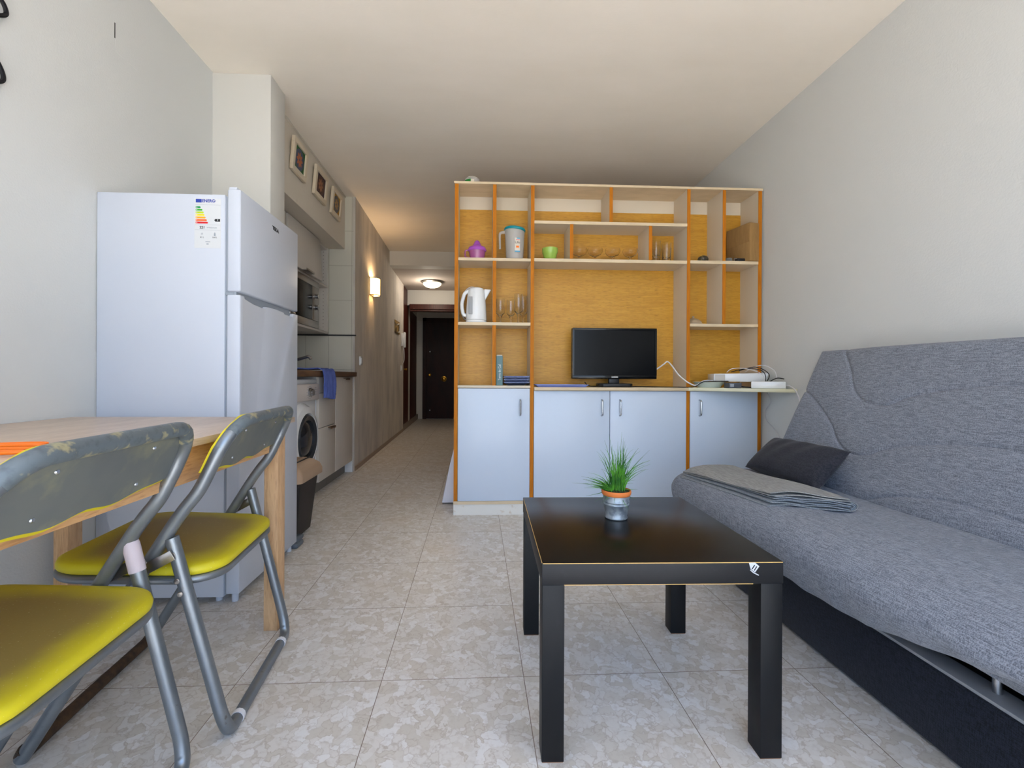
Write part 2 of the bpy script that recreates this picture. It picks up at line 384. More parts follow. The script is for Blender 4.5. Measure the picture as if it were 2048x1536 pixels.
def seat_mat():
    m, t, b = new_mat('shaded_yellow_seat_vinyl', .52)
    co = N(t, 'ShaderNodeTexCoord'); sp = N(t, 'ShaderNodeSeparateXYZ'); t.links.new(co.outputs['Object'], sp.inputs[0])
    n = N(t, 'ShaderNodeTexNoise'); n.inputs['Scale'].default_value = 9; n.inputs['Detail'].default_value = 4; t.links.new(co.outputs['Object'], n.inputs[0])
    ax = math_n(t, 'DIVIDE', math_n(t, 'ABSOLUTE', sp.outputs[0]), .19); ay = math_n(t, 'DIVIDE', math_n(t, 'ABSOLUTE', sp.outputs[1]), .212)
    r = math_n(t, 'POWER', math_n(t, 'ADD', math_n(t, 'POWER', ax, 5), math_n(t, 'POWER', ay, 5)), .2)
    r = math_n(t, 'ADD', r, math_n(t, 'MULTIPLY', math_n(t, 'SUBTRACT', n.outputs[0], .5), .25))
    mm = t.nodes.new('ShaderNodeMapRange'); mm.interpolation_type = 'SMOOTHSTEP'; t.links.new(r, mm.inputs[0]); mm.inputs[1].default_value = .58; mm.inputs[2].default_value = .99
    c = mixc(t, mm.outputs[0], (148, 128, 66), (206, 192, 26))  # brown-gold middle paints in the shade under the table, yellow rim the window light
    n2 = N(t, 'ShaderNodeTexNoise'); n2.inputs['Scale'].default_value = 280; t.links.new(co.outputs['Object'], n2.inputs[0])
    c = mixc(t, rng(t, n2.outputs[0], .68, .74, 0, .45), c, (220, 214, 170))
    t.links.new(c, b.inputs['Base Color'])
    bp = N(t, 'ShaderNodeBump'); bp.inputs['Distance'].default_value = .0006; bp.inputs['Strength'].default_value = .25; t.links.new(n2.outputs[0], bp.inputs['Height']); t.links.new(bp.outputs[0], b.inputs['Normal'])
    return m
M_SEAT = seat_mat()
M_FLOOR = floor_mat()
def wall_tile_mat(name, axis, a, bz, off, zo, col=(206, 203, 190)):
    m, t, b = new_mat(name, .22)
    co = N(t, 'ShaderNodeTexCoord'); sp = N(t, 'ShaderNodeSeparateXYZ'); t.links.new(co.outputs['Object'], sp.inputs[0])
    cb = N(t, 'ShaderNodeCombineXYZ')
    t.links.new(math_n(t, 'ADD', sp.outputs[axis], off), cb.inputs[0]); t.links.new(math_n(t, 'ADD', sp.outputs[2], zo), cb.inputs[1])
    g, _, _ = tile_grid(t, cb.outputs[0], a, bz, .002)
    t.links.new(mixc(t, math_n(t, 'MULTIPLY', g, .8), col, (150, 144, 128)), b.inputs['Base Color'])
    bp = N(t, 'ShaderNodeBump'); bp.inputs['Distance'].default_value = .001; t.links.new(math_n(t, 'SUBTRACT', 1, g), bp.inputs['Height'])
    t.links.new(bp.outputs[0], b.inputs['Normal']); return m
M_TILE_END = wall_tile_mat('glazed_tile_end', 0, .205, .315, 1.366 + 2.05, -1.241 + 3.15)
M_TILE_BACK = wall_tile_mat('glazed_tile_back', 1, .205, .315, .0, -1.241 + 3.15)
def wood_mat(name, c1, c2, c3, scale, stretch, rough=.5, knots=False, dist=.6, cdark=.5):
    m, t, b = new_mat(name, rough)
    co = N(t, 'ShaderNodeTexCoord'); mp = N(t, 'ShaderNodeMapping'); mp.inputs['Scale'].default_value = stretch
    t.links.new(co.outputs['Object'], mp.inputs[0])
    n = N(t, 'ShaderNodeTexNoise'); n.inputs['Scale'].default_value = scale; n.inputs['Detail'].default_value = 6; n.inputs['Roughness'].default_value = .65
    n.inputs['Distortion'].default_value = dist; t.links.new(mp.outputs[0], n.inputs[0])
    n2 = N(t, 'ShaderNodeTexNoise'); n2.inputs['Scale'].default_value = scale * 6; n2.inputs['Detail'].default_value = 3; t.links.new(mp.outputs[0], n2.inputs[0])
    c = mixc(t, rng(t, n.outputs[0], .38, .62), c1, c2)
    c = mixc(t, rng(t, n2.outputs[0], .52, .68, 0, cdark), c, c3)
    if knots:
        vo = N(t, 'ShaderNodeTexVoronoi', feature='F1'); vo.inputs['Scale'].default_value = 3.4
        m2 = N(t, 'ShaderNodeMapping'); m2.inputs['Scale'].default_value = tuple(.55 + .45 * min(1, s / 3) for s in stretch)
        t.links.new(co.outputs['Object'], m2.inputs[0]); t.links.new(m2.outputs[0], vo.inputs[0])
        c = mixc(t, rng(t, vo.outputs[0], .03, .09, .75, 0), c, (70, 46, 26))
    t.links.new(c, b.inputs['Base Color'])
    bp = N(t, 'ShaderNodeBump'); bp.inputs['Distance'].default_value = .0006; bp.inputs['Strength'].default_value = .5
    t.links.new(n2.outputs[0], bp.inputs['Height']); t.links.new(bp.outputs[0], b.inputs['Normal'])
    return m
M_OAKTOP = wood_mat('oak_table_top', (208, 186, 164), (192, 168, 146), (158, 134, 116), 5, (6, .7, 6), .32, True)
M_OAKSIDE = wood_mat('oak_table_apron', (208, 164, 116), (190, 144, 96), (146, 102, 62), 5, (6, .7, 6), .5, True)
M_OAKLEG = wood_mat('oak_table_leg', (210, 172, 130), (194, 154, 112), (162, 124, 86), 6, (6, 6, .7), .5)
M_OAKPANEL = wood_mat('oak_veneer_back', (206, 154, 50), (192, 138, 38), (140, 92, 20), 7, (.6, 1, 8), .45, cdark=.5, dist=1.6)
def fabric_mat(name, c1, c2, sc=260, rough=.9, amt=.75, bump=.5, axes=((1, .08, 1), (1, 1, .08), (.08, 1, 1))):
    m, t, b = new_mat(name, rough); co = N(t, 'ShaderNodeTexCoord'); outs = []
    for st in axes:
        mp = N(t, 'ShaderNodeMapping'); mp.inputs['Scale'].default_value = st; t.links.new(co.outputs['Object'], mp.inputs[0])
        n = N(t, 'ShaderNodeTexNoise'); n.inputs['Scale'].default_value = sc; n.inputs['Detail'].default_value = 2; t.links.new(mp.outputs[0], n.inputs[0]); outs.append(n.outputs[0])
    s = math_n(t, 'DIVIDE', math_n(t, 'ADD', math_n(t, 'ADD', outs[0], outs[1]), outs[2]), 3)
    c = mixc(t, rng(t, s, .42, .58, 0, amt), c1, c2); t.links.new(c, b.inputs['Base Color'])
    bp = N(t, 'ShaderNodeBump'); bp.inputs['Distance'].default_value = .001; bp.inputs['Strength'].default_value = bump
    t.links.new(s, bp.inputs['Height']); t.links.new(bp.outputs[0], b.inputs['Normal'])
    b.inputs['Sheen Weight'].default_value = .1; b.inputs['Specular IOR Level'].default_value = .2
    return m
M_SOFA = fabric_mat('sofa_grey_weave', (94, 98, 109), (158, 165, 178), 520, axes=((1, .06, 1), (1, 1, .06), (.06, 1, 1)))
M_SOFAB = fabric_mat('sofa_base_weave', (13, 15, 21), (36, 40, 53), 420, amt=.9, axes=((1, .12, 1), (1, 1, .12), (.12, 1, 1)))
M_CUSH = fabric_mat('charcoal_cushion', (34, 35, 42), (56, 57, 66), 260, amt=.7)
M_THROW = fabric_mat('grey_throw', (128, 128, 126), (158, 158, 156), 420, axes=((1, .05, 1), (1, .05, 1), (1, .05, 1)), amt=.8)
M_THROWIN = fabric_mat('throw_underside', (112, 118, 124), (150, 156, 162), 420, amt=.8)
M_METALG = mat('grey_painted_metal', (168, 170, 174), .45, .2)
# ------------------------------------------------------------------ the room
H = 2.5; XL = -1.44; XR = 1.83
struct('floor', MB().box(-2.2, 2.2, -1.2, 9.6, -.1, 0), M_FLOOR)
struct('ceiling', MB().box(-2.2, 2.2, -1.2, 6.02, H, H + .1), W_CEIL)
struct('wall_right', MB().box(XR, XR + .15, WY, 6.02, 0, H), W_PLASTER)
struct('wall_left', MB().box(XL - .15, XL, WY, 2.49, 0, H), W_PLASTER)
struct('trim_1', MB().box(XL - .3, -1.133, 2.49, 2.67, 0, H, .006), W_PAINT, 30)         # pillar at the start of the kitchen recess
struct('wall_kitchen', MB().box(-1.95, -1.78, 2.67, 4.16, 0, H), M_TILE_BACK)
struct('wall_kitchen_end', MB().box(-1.78, -1.15, 4.15, 4.30, 0, H), M_TILE_END)
struct('trim_2', MB().box(-1.76, -1.12, 4.138, 4.15, 1.232, 1.243), M_DARK)             # dark strip between the tile rows
# hall wall, slightly out of square
hw = MB().prism([(-1.133, 4.155), (-1.150, 4.155), (-1.60, 4.3), (-1.60, 7.19), (-1.20, 7.19)], 0, H)
struct('wall_hall', hw, W_HALL)
struct('baseboard_hall', MB().prism([(-1.1325, 4.16), (-1.124, 4.16), (-1.191, 7.19), (-1.20, 7.19)], 0, .042), mat('baseboard_tile', (150, 128, 108), .4))
struct('wall_bed_end', MB().box(-.05, XR, 5.92, 6.02, 0, H), W_PAINT)
struct('ceiling_beam', MB().box(-1.75, -.05, 5.92, 6.10, 2.315, H), W_PAINT)
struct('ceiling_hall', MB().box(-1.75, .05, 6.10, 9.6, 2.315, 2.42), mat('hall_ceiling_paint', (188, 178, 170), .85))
struct('wall_hall_right', MB().box(-.05, .05, 6.02, 9.6, 0, 2.4), W_PAINT)
struct('wall_hall_end', MB().prism([(-1.205, 7.60), (-.05, 7.60), (-.05, 7.70), (-1.207, 7.70)], 2.06, 2.33), W_PAINT)
struct('wall_entrance', MB().box(-1.75, .05, 9.26, 9.4, 0, 2.4), W_PAINT)
struct('wall_hall_cupboards', MB().prism([(-1.232, 7.19), (-1.276, 9.26), (-1.75, 9.26), (-1.75, 7.19)], .1, 2.4), W_PAINT)
struct('trim_3', MB().prism([(-1.196, 7.19), (-1.244, 9.26), (-1.75, 9.26), (-1.75, 7.19)], 0, .1), mat('marble_plinth', (140, 128, 118), .4))
struct('trim_5', MB().prism([(-1.213, 7.775), (-1.2195, 7.99), (-1.30, 7.99), (-1.30, 7.775)], .1, 2.33), W_PAINT)
# window wall behind the camera
wb = MB().box(-2, -1.25, WY - .15, WY, 0, H).box(1.6, 2.2, WY - .15, WY, 0, H).box(-1.25, 1.6, WY - .15, WY, 2.32, H)
struct('wall_window', wb, W_PAINT)
fr = MB()
for a, b_ in ((-1.25, -1.20), (.15, .20), (1.55, 1.6)): fr.box(a, b_, WY - .10, WY - .04, .04, 2.32)
fr.box(-1.25, 1.6, WY - .10, WY - .04, 2.27, 2.32).box(-1.25, 1.6, WY - .12, WY - .02, 0, .04)
struct('window_1', fr, M_WHITE)
struct('floor_balcony', MB().box(-2.2, 2.2, -2.2, WY - .15, -.14, -.04), mat('pale_terrace_tile', (204, 198, 190), .7))
# ---- doors at the end of the hall
fd = MB().box(-1.165, -.07, 7.56, 7.615, 1.99, 2.075, .004).box(-.16, -.07, 7.56, 7.62, 0, 1.99, .004).box(-1.165, -.10, 7.60, 7.73, 1.965, 2.0)
d1 = struct('door_1', fd, M_MAHOG); d1['label'] = 'dark wooden lintel and frame across the end of the hall'
d2 = struct('door_2', MB().prism([(-1.201, 7.20), (-1.2115, 7.77), (-1.245, 7.77), (-1.245, 7.20)], .1, 2.315, bev=.003), M_MAHOG); d2['label'] = 'tall dark wooden cupboard door at the end of the left hall wall'
d4 = struct('door_4', MB().prism([(-1.2205, 7.995), (-1.2440, 9.0), (-1.27, 9.0), (-1.27, 7.995)], .1, 2.05, bev=.003), M_MAHOG); d4['label'] = 'second dark wooden cupboard door, nearer to the entrance'
ob('door_knob', MB().lathe([(0, 0), (.012, 0), (.01, .015), (.016, .03), (.012, .04), (0, .042)], M=Matrix.Translation((-1.203, 7.32, .98)) @ Matrix.Rotation(math.pi / 2, 4, 'Y'), n=14), M_BRASS, d2)
ed = MB().box(-1.15, -1.075, 9.215, 9.26, 0, 2.06, .004).box(-1.15, -.25, 9.215, 9.26, 1.99, 2.06, .004).box(-1.075, -.2, 9.225, 9.25, 0.01, 1.99)
d3 = struct('door_3', ed, M_DOORDK)
Ry = Matrix.Rotation(math.pi / 2, 4, 'X')
def knob(px, pz, r, nm, m=M_BRASS):
    prof = [(0, 0), (r, 0), (r, .006), (r * .55, .012), (r * .5, .03), (r * .75, .045), (r * .5, .055), (0, .056)]
    ob(nm, MB().lathe(prof, n=18, M=Matrix.Translation((px, 9.222, pz)) @ Ry), m, d3)
knob(-1.005, .90, .03, 'lock_knob'); knob(-.715, .818, .055, 'door_handle'); knob(-1.00, 1.37, .018, 'bolt_knob', M_CHROME); knob(-1.0, .18, .018, 'bolt_knob', M_CHROME)
# ------------------------------------------------------------------ kitchen
# boxed-in beam above the recess with three pictures
struct('ceiling_boxing', MB().box(-1.78, -1.225, 2.67, 4.15, 2.02, H, .002), W_BOX)
struct('trim_4', MB().box(-1.228, -1.216, 2.67, 4.15, 2.488, 2.5, .003), W_BOX, 30)
wcab = thing('wall_cabinet', 'white open-sided kitchen wall cabinet above the worktop holding the microwave', 'cabinet', (-1.58, 3.66, 1.24))
ob('side_panel', MB().box(-1.78, -1.37, 4.105, 4.125, 1.245, 2.015).box(-1.374, -1.362, 4.10, 4.128, 1.245, 2.015), M_KDOOR, wcab)
ob('side_panel', MB().box(-1.78, -1.37, 3.21, 3.23, 1.245, 2.015), M_KDOOR, wcab)
for k in range(23): ob('shelf_pin_hole', MB().lathe([(0, 0), (.003, 0), (.003, .001), (0, .001)], n=8, M=Matrix.Translation((-1.40, 4.1035, 1.275 + .032 * k)) @ Ry), M_DARK, wcab)
ob('bottom_board', MB().box(-1.78, -1.362, 3.21, 4.125, 1.245, 1.263, .001), M_KDOOR, wcab)
ob('middle_shelf', MB().box(-1.78, -1.362, 3.23, 4.105, 1.655, 1.672, .001), M_KDOOR, wcab)
ob('top_board', MB().box(-1.78, -1.37, 3.21, 4.125, 1.995, 2.013), M_KDOOR, wcab)
Md = Matrix.Translation((-1.362, 0, 2.01)) @ Matrix.Rotation(math.radians(-3), 4, 'Y') @ Matrix.Translation((1.362, 0, -2.01))
wd = ob('door', MB().box(-1.362, -1.344, 3.215, 3.86, 1.665, 2.01, .002, M=Md), M_KDOOR, wcab)
hd_ = MB().box(-1.344, -1.305, 3.42, 3.58, 1.657, 1.662, .001, M=Md).box(-1.310, -1.305, 3.42, 3.58, 1.657, 1.672, .001, M=Md)
ob('handle', hd_, M_STEEL, wd)
wcab2 = thing('wall_cabinet', 'white kitchen wall cabinet door beside the pillar behind the fridge', 'cabinet', (-1.58, 2.94, 1.24))
ob('body', MB().box(-1.78, -1.37, 2.68, 3.205, 1.245, 2.013), M_KDOOR, wcab2)
ob('door', MB().box(-1.368, -1.35, 2.685, 3.20, 1.25, 2.01, .002), M_KDOOR, wcab2)
mw = thing('microwave', 'stainless steel microwave with dark glass door and two knobs on the cabinet shelf', 'microwave', (-1.56, 3.55, 1.263))
ob('casing', MB().box(-1.74, -1.372, 3.27, 3.85, 1.2635, 1.645, .004), M_DARK, mw)
ff = MB().box(-1.372, -1.352, 3.26, 3.86, 1.264, 1.32, .002).box(-1.372, -1.352, 3.26, 3.86, 1.60, 1.648, .002).box(-1.372, -1.352, 3.26, 3.30, 1.32, 1.60).box(-1.372, -1.352, 3.825, 3.86, 1.32, 1.60)
ob('face_frame', ff, M_STEEL, mw)
ob('door_glass', MB().box(-1.372, -1.349, 3.30, 3.70, 1.322, 1.598, .002), M_SCREEN, mw)
cp = ob('control_panel', MB().box(-1.372, -1.350, 3.703, 3.823, 1.322, 1.598, .002), M_STEEL, mw)
for zz in (1.43, 1.52):
    ob('knob', MB().lathe([(0, 0), (.024, 0), (.024, .004), (.019, .006), (.018, .026), (.016, .028), (0, .028)], n=20, M=Matrix.Translation((-1.350, 3.765, zz)) @ Matrix.Rotation(math.pi / 2, 4, 'Y')), M_CHROME, cp)
# worktop and units
tag(ob('worktop', MB().box(-1.78, -1.11, 2.68, 4.145, .862, .903, .003), M_COUNTER, origin=(-1.44, 3.4, .862)), 'dark brown kitchen worktop running from the pillar to the tiled end wall', 'worktop')
wm = thing('washing_machine', 'white front-loading washing machine under the worktop behind the black bin', 'washing machine', (-1.42, 2.94, 0))
ob('body', MB().box(-1.74, -1.155, 2.69, 3.245, .02, .835, .012), M_WHITE, wm)
ob('top_lid', MB().box(-1.74, -1.150, 2.685, 3.25, .815, .845, .008), M_WHITE, wm)
pn = ob('control_panel', MB().box(-1.158, -1.130, 2.69, 3.245, .70, .812, .010), mat('warm_white_plastic', (216, 208, 204), .35), wm)
RX = Matrix.Rotation(math.pi / 2, 4, 'Y')
kb = ob('program_knob', MB().lathe([(0, 0), (.032, 0), (.030, .012), (.024, .016), (.022, .028), (0, .028)], n=24, M=Matrix.Translation((-1.131, 3.06, .757)) @ RX), M_CHROME, pn)
for k in range(14):
    a = 2 * math.pi * k / 14
    ob('panel_mark', MB().box(-1.131, -1.1295, 3.06 + .048 * math.cos(a) - .007, 3.06 + .048 * math.cos(a) + .007, .757 + .042 * math.sin(a) - .0015, .757 + .042 * math.sin(a) + .0015), M_GREYP, pn)
for k in range(5): ob('panel_mark', MB().box(-1.131, -1.1295, 3.15, 3.18, .735 + .012 * k, .738 + .012 * k), M_GREYP, pn)
# porthole
ring = []
for k in range(49):
    a = math.pi * 2 * k / 48; ring.append((-1.14, 2.985 + .215 * math.cos(a), .455 + .215 * math.sin(a)))
pd = ob('door_surround', MB().lathe([(.16, .03), (.17, .045), (.21, .035), (.235, .0), (.235, -.02)], n=48, M=Matrix.Translation((-1.155, 2.985, .455)) @ RX), M_WHITE, wm)
ob('door_rim', MB().lathe([(.118, .02), (.122, .042), (.150, .050), (.165, .032), (.165, .01)], n=48, M=Matrix.Translation((-1.155, 2.985, .455)) @ RX), mat('porthole_rim', (58, 62, 68), .25, .3), wm)
ob('door_glass', MB().lathe([(0, .052), (.05, .050), (.09, .042), (.118, .026), (.122, .0), (0, 0)], n=48, M=Matrix.Translation((-1.155, 2.985, .455)) @ RX), mat('porthole_glass', (22, 30, 40), .06, coat=.8), wm)
kick = []
bc = thing('base_cabinet', 'white kitchen drawer unit under the worktop with the blue towel hanging over it', 'cabinet', (-1.46, 3.44, 0))
ob('body', MB().box(-1.76, -1.160, 3.262, 3.63, .10, .86), M_WHITE, bc)
for k, (z0, z1) in enumerate(((.105, .488), (.493, .742), (.747, .858))):
    dr = ob('drawer_front', MB().box(-1.160, -1.140, 3.265, 3.628, z0, z1, .0015), M_KDOOR, bc)
    if k < 2: ob('handle', MB().box(-1.141, -1.118, 3.46, 3.58, z1 - .012, z1 - .006, .001).box(-1.121, -1.118, 3.46, 3.58, z1 - .024, z1 - .006, .001), M_COUNTER, dr)
ob('kick_board', MB().box(-1.74, -1.205, 3.262, 3.63, 0, .10), M_KICK, bc)
bc2 = thing('base_cabinet', 'white kitchen base cabinet with one tall door at the tiled end wall', 'cabinet', (-1.46, 3.88, 0))
ob('body', MB().box(-1.76, -1.160, 3.634, 4.125, .10, .86), M_WHITE, bc2)
dd = ob('door', MB().box(-1.160, -1.140, 3.634, 4.118, .105, .858, .0015), M_KDOOR, bc2)
ob('handle', MB().box(-1.142, -1.118, 3.84, 3.96, .844, .850, .001).box(-1.121, -1.118, 3.84, 3.96, .834, .850, .001), M_COUNTER, dd)
ob('kick_board', MB().box(-1.74, -1.205, 3.634, 4.11, 0, .10), M_KICK, bc2)
ob('end_panel', MB().box(-1.215, -1.140, 4.120, 4.142, 0, .858), M_WHITE, bc2)
tp = thing('kitchen_tap', 'small steel mixer tap leaning over the worktop by the blue towel', 'tap', (-1.50, 3.46, .903))
ob('base', MB().lathe([(0, 0), (.026, 0), (.026, .01), (.018, .02), (.018, .05), (0, .052)], c=(-1.50, 3.46, .903), n=18), M_STEEL, tp)
ob('spout', MB().tube(cr([(-1.50, 3.46, .93), (-1.42, 3.43, .965), (-1.29, 3.40, 1.005), (-1.262, 3.40, 1.008), (-1.25, 3.40, .992)], 5), .011), M_STEEL, tp)
# towel
def towel():
    rows = []
    prof = [(-1.40, .910), (-1.32, .911), (-1.20, .912), (-1.125, .913), (-1.100, .900), (-1.093, .86), (-1.090, .80), (-1.092, .75), (-1.094, .705)]
    pr = cr([(p[0], 0, p[1]) for p in prof], 5); n = 22
    for i, p in enumerate(pr):
        row = []; down = max(0, (.90 - p.z) / .2)
        for j in range(n + 1):
            v = j / n; y = 3.20 + .25 * v + (-.10 * max(0, (-1.12 - p.x) / .32) * (1 - v))
            w = .010 * math.sin(v * 13) * min(1, down * 1.5) + .004 * math.sin(v * 31 + i * .3)
            z = p.z + (.010 * down * math.sin(v * 5 + 1) if p.z < .88 else .003 * (1 + math.sin(v * 17 + i)))
            row.append((p.x + abs(w) + .003, y - .012 * down * math.sin(v * 6), z))
        rows.append(row)
    m = MB().grid(rows); bmesh.ops.solidify(m.bm, geom=m.bm.faces[:], thickness=-.006); return m
tag(ob('towel', towel(), M_TOWEL, origin=(-1.2, 3.35, .91), smooth=60), 'blue towel hanging over the front edge of the kitchen worktop', 'towel')
# bin
def binm(z0, z1, f0, f1):
    """rounded box loft; f=(x0,x1,y0,y1)"""
    rows = []
    for z, f in ((z0, f0), (z1, f1)):
        r = .03; pts = []
        for cx_, cy_, a0 in ((f[1] - r, f[3] - r, 0), (f[0] + r, f[3] - r, 90), (f[0] + r, f[2] + r, 180), (f[1] - r, f[2] + r, 270)):
            for k in range(7):
                a = math.radians(a0 + 15 * k); pts.append((cx_ + r * math.cos(a), cy_ + r * math.sin(a), z))
        rows.append(pts)
    return rows
pb = thing('pedal_bin', 'tall black pedal bin with a taupe lid between fridge and washing machine', 'bin', (-1.0, 2.47, 0))
ob('body', MB().grid(binm(.02, .33, (-1.075, -.945, 2.365, 2.60), (-1.105, -.915, 2.335, 2.635)), closed_v=True), M_BINBL, pb)
rows = binm(.315, .36, (-1.125, -.898, 2.32, 2.655), (-1.125, -.898, 2.32, 2.655))
def inset(f, d): return (f[0] + d, f[1] - d, f[2] + d, f[3] - d)
F = (-1.125, -.898, 2.32, 2.655)
rows = []
for z, d in ((.315, 0), (.345, 0), (.375, .012), (.395, .035), (.408, .06), (.412, .085)):
    rows += binm(z, z, inset(F, d), inset(F, d))[:1]
ld = ob('lid', MB().grid(rows, closed_v=True), M_TAUPE, pb, smooth=50)
gv = MB()
for k in range(4): gv.box(-1.06 + .035 * k, -1.057 + .035 * k, 2.40, 2.58, .4115, .413)
gv.box(-.958, -.955, 2.38, 2.60, .404, .4125)
ob('lid_groove', gv, M_DARK, ld)
ob('pedal', MB().box(-.958, -.90, 2.285, 2.372, .0, .028, .012).box(-.95, -.91, 2.30, 2.40, .02, .045, .012), M_GREYPED, pb)
# pictures on the boxing
def picture(name, y0, y1, label, base, c2, c3):
    zc = 2.20; t = thing(name, label, 'picture', (-1.223, (y0 + y1) / 2, zc), group='framed pictures above the kitchen')
    w = (y1 - y0) / 2; hh = .215; M = ROOTM[t.name] @ Matrix.Rotation(math.radians(5), 4, 'Y')
    fm = MB(); b_ = .034
    fm.box(0, .022, -w, w, 0, b_, .002, M=M).box(0, .022, -w, w, hh - b_, hh, .002, M=M).box(0, .022, -w, -w + b_, b_, hh - b_, .002, M=M).box(0, .022, w - b_, w, b_, hh - b_, .002, M=M)
    ob('frame', fm, mat(name + '_frame', (214, 200, 176), .5), t)
    ob('canvas', MB().box(.002, .012, -w + b_, w - b_, b_, hh - b_, M=M), mat('canvas_ground', base, .7), t)
    dsn = MB(); a = (w - b_) * .85; bb = (hh / 2 - b_) * .9
    M2 = M @ Matrix.Translation((.0125, 0, hh / 2)) @ RX
    for k in range(8):
        an = k * math.pi / 4; dsn.lathe([(0, .001), (.020, .0008), (.021, 0)], n=12, sx=1, sy=.5, M=M2 @ Matrix.Rotation(an, 4, 'Z') @ Matrix.Translation((.028, 0, 0)))
    dsn2 = MB().lathe([(0, .0006), (bb, .0005), (bb + .002, 0)], n=32, sx=1, sy=a / bb, M=M2)
    ob('motif_disc', dsn2, mat('motif_disc', c2, .7), t); ob('motif_petals', dsn, mat('motif_petals', c3, .7), t)
    return t
picture('wall_picture', 2.94, 3.17, 'square cream-framed picture with green ground, nearest to the pillar', (50, 96, 52), (74, 84, 104), (176, 104, 66))
picture('wall_picture', 3.33, 3.58, 'square white-framed picture with dark purple ground, middle of the three above the kitchen', (66, 46, 54), (84, 58, 48), (150, 100, 70))
picture('wall_picture', 3.71, 3.95, 'square cream-framed picture with ochre ground and grey disc, farthest from the pillar', (178, 134, 52), (94, 92, 92), (166, 132, 84))
# ------------------------------------------------------------------ hall fittings
M_SHADE = mat('lamp_shade_lit', (255, 226, 170), .6, emit=((255, 205, 125), 5.0))
sc = thing('wall_lamp', 'half-round cream wall lamp, lit, on the left hall wall', 'lamp', (-1.145, 4.83, 1.72))
HS = []
for k in range(13):
    a = math.pi * k / 12; HS.append((-1.142 + .085 * math.sin(a), 4.83 - .085 * math.cos(a)))
rowsA = [[(p[0], p[1], z) for p in HS] for z in (1.725, 1.90)]
sh = MB().grid(rowsA); bmesh.ops.solidify(sh.bm, geom=sh.bm.faces[:], thickness=.002)
ob('lamp_shade', sh, M_SHADE, sc)
for zz in (1.722, 1.902): ob('rim', MB().tube([(p[0] + .001, p[1], zz) for p in HS], .0035, n=6), M_IRON, sc)
ob('back_plate', MB().box(-1.1465, -1.140, 4.745, 4.915, 1.72, 1.905), M_IRON, sc)
point('wall_lamp_bulb', (-1.095, 4.83, 1.87), 8, (1, .66, .34), .03)
cl_ = thing('ceiling_lamp', 'round glass flush ceiling lamp, lit, in the lowered hall ceiling', 'lamp', (-.72, 6.9, 2.315))
ob('base_ring', MB().lathe([(0, 0), (.165, 0), (.17, -.012), (.15, -.024), (.13, -.028), (0, -.028)], c=(-.72, 6.9, 2.315), n=40), mat('lamp_ring', (150, 145, 138), .35, .6), cl_)
ob('glass_dome', MB().lathe([(.142, -.02), (.135, -.05), (.10, -.078), (.05, -.092), (0, -.096)], c=(-.72, 6.9, 2.315), n=40), mat('lamp_glass_lit', (240, 240, 220), .4, emit=((255, 240, 205), 1.6)), cl_)
point('ceiling_lamp_bulb', (-.76, 6.86, 2.18), 12, (1, .86, .70), .07)
sw = thing('light_switch', 'small white light switch near the kitchen end of the hall wall', 'light switch', (-1.139, 4.36, 1.01))
ob('plate', MB().box(-1.141, -1.126, 4.325, 4.405, .97, 1.055, .003), M_WHITE, sw); ob('rocker', MB().box(-1.128, -1.120, 4.335, 4.395, .985, 1.04, .003), M_WHITE, sw)
def hallx(y): return -1.133 - (y - 4.155) * .067 / 3.035
t = thing('light_switch', 'small white light switch beside the cupboard door at the far end of the hall', 'light switch', (hallx(6.95), 6.95, 1.0))
ob('plate', MB().box(hallx(6.95) - .004, hallx(6.95) + .010, 6.91, 6.99, .95, 1.035, .003), M_WHITE, t); ob('rocker', MB().box(hallx(6.95) + .008, hallx(6.95) + .014, 6.92, 6.98, .965, 1.02, .002), M_WHITE, t)
t = thing('key_rack', 'small ochre decorative key plaque on the far part of the hall wall', 'key rack', (hallx(6.5), 6.5, 1.47))
ob('board', MB().box(hallx(6.5) - .004, hallx(6.5) + .014, 6.33, 6.70, 1.48, 1.66, .003), mat('plaque_ochre', (150, 120, 62), .6, noise=(24, (60, 48, 34), .9, (1, 1, 1), .5, .56)), t)
ob('ornament', MB().tube(cr([(hallx(6.5) + .022, 6.45, 1.60), (hallx(6.5) + .022, 6.6, 1.62), (hallx(6.5) + .022, 6.62, 1.52), (hallx(6.5) + .022, 6.5, 1.50)], 5), .008), M_PAPER, t)
t = thing('entry_phone', 'white wall intercom handset beside the cupboard door in the hall', 'intercom', (hallx(7.0), 7.0, 1.33))
ob('base', MB().box(hallx(7.0) - .004, hallx(7.0) + .03, 6.96, 7.06, 1.33, 1.53, .008), M_WHITE, t)
ob('handset', MB().box(hallx(7.0) + .025, hallx(7.0) + .062, 6.985, 7.035, 1.31, 1.55, .014), M_WHITE, t)
ob('cord', MB().tube(cr([(hallx(7.0) + .03, 7.0, 1.32), (hallx(7.0) + .04, 6.99, 1.22), (hallx(7.0) + .035, 7.02, 1.12), (hallx(7.0) + .01, 7.04, 1.06)], 5), .006, n=8), M_CABLEW, t)
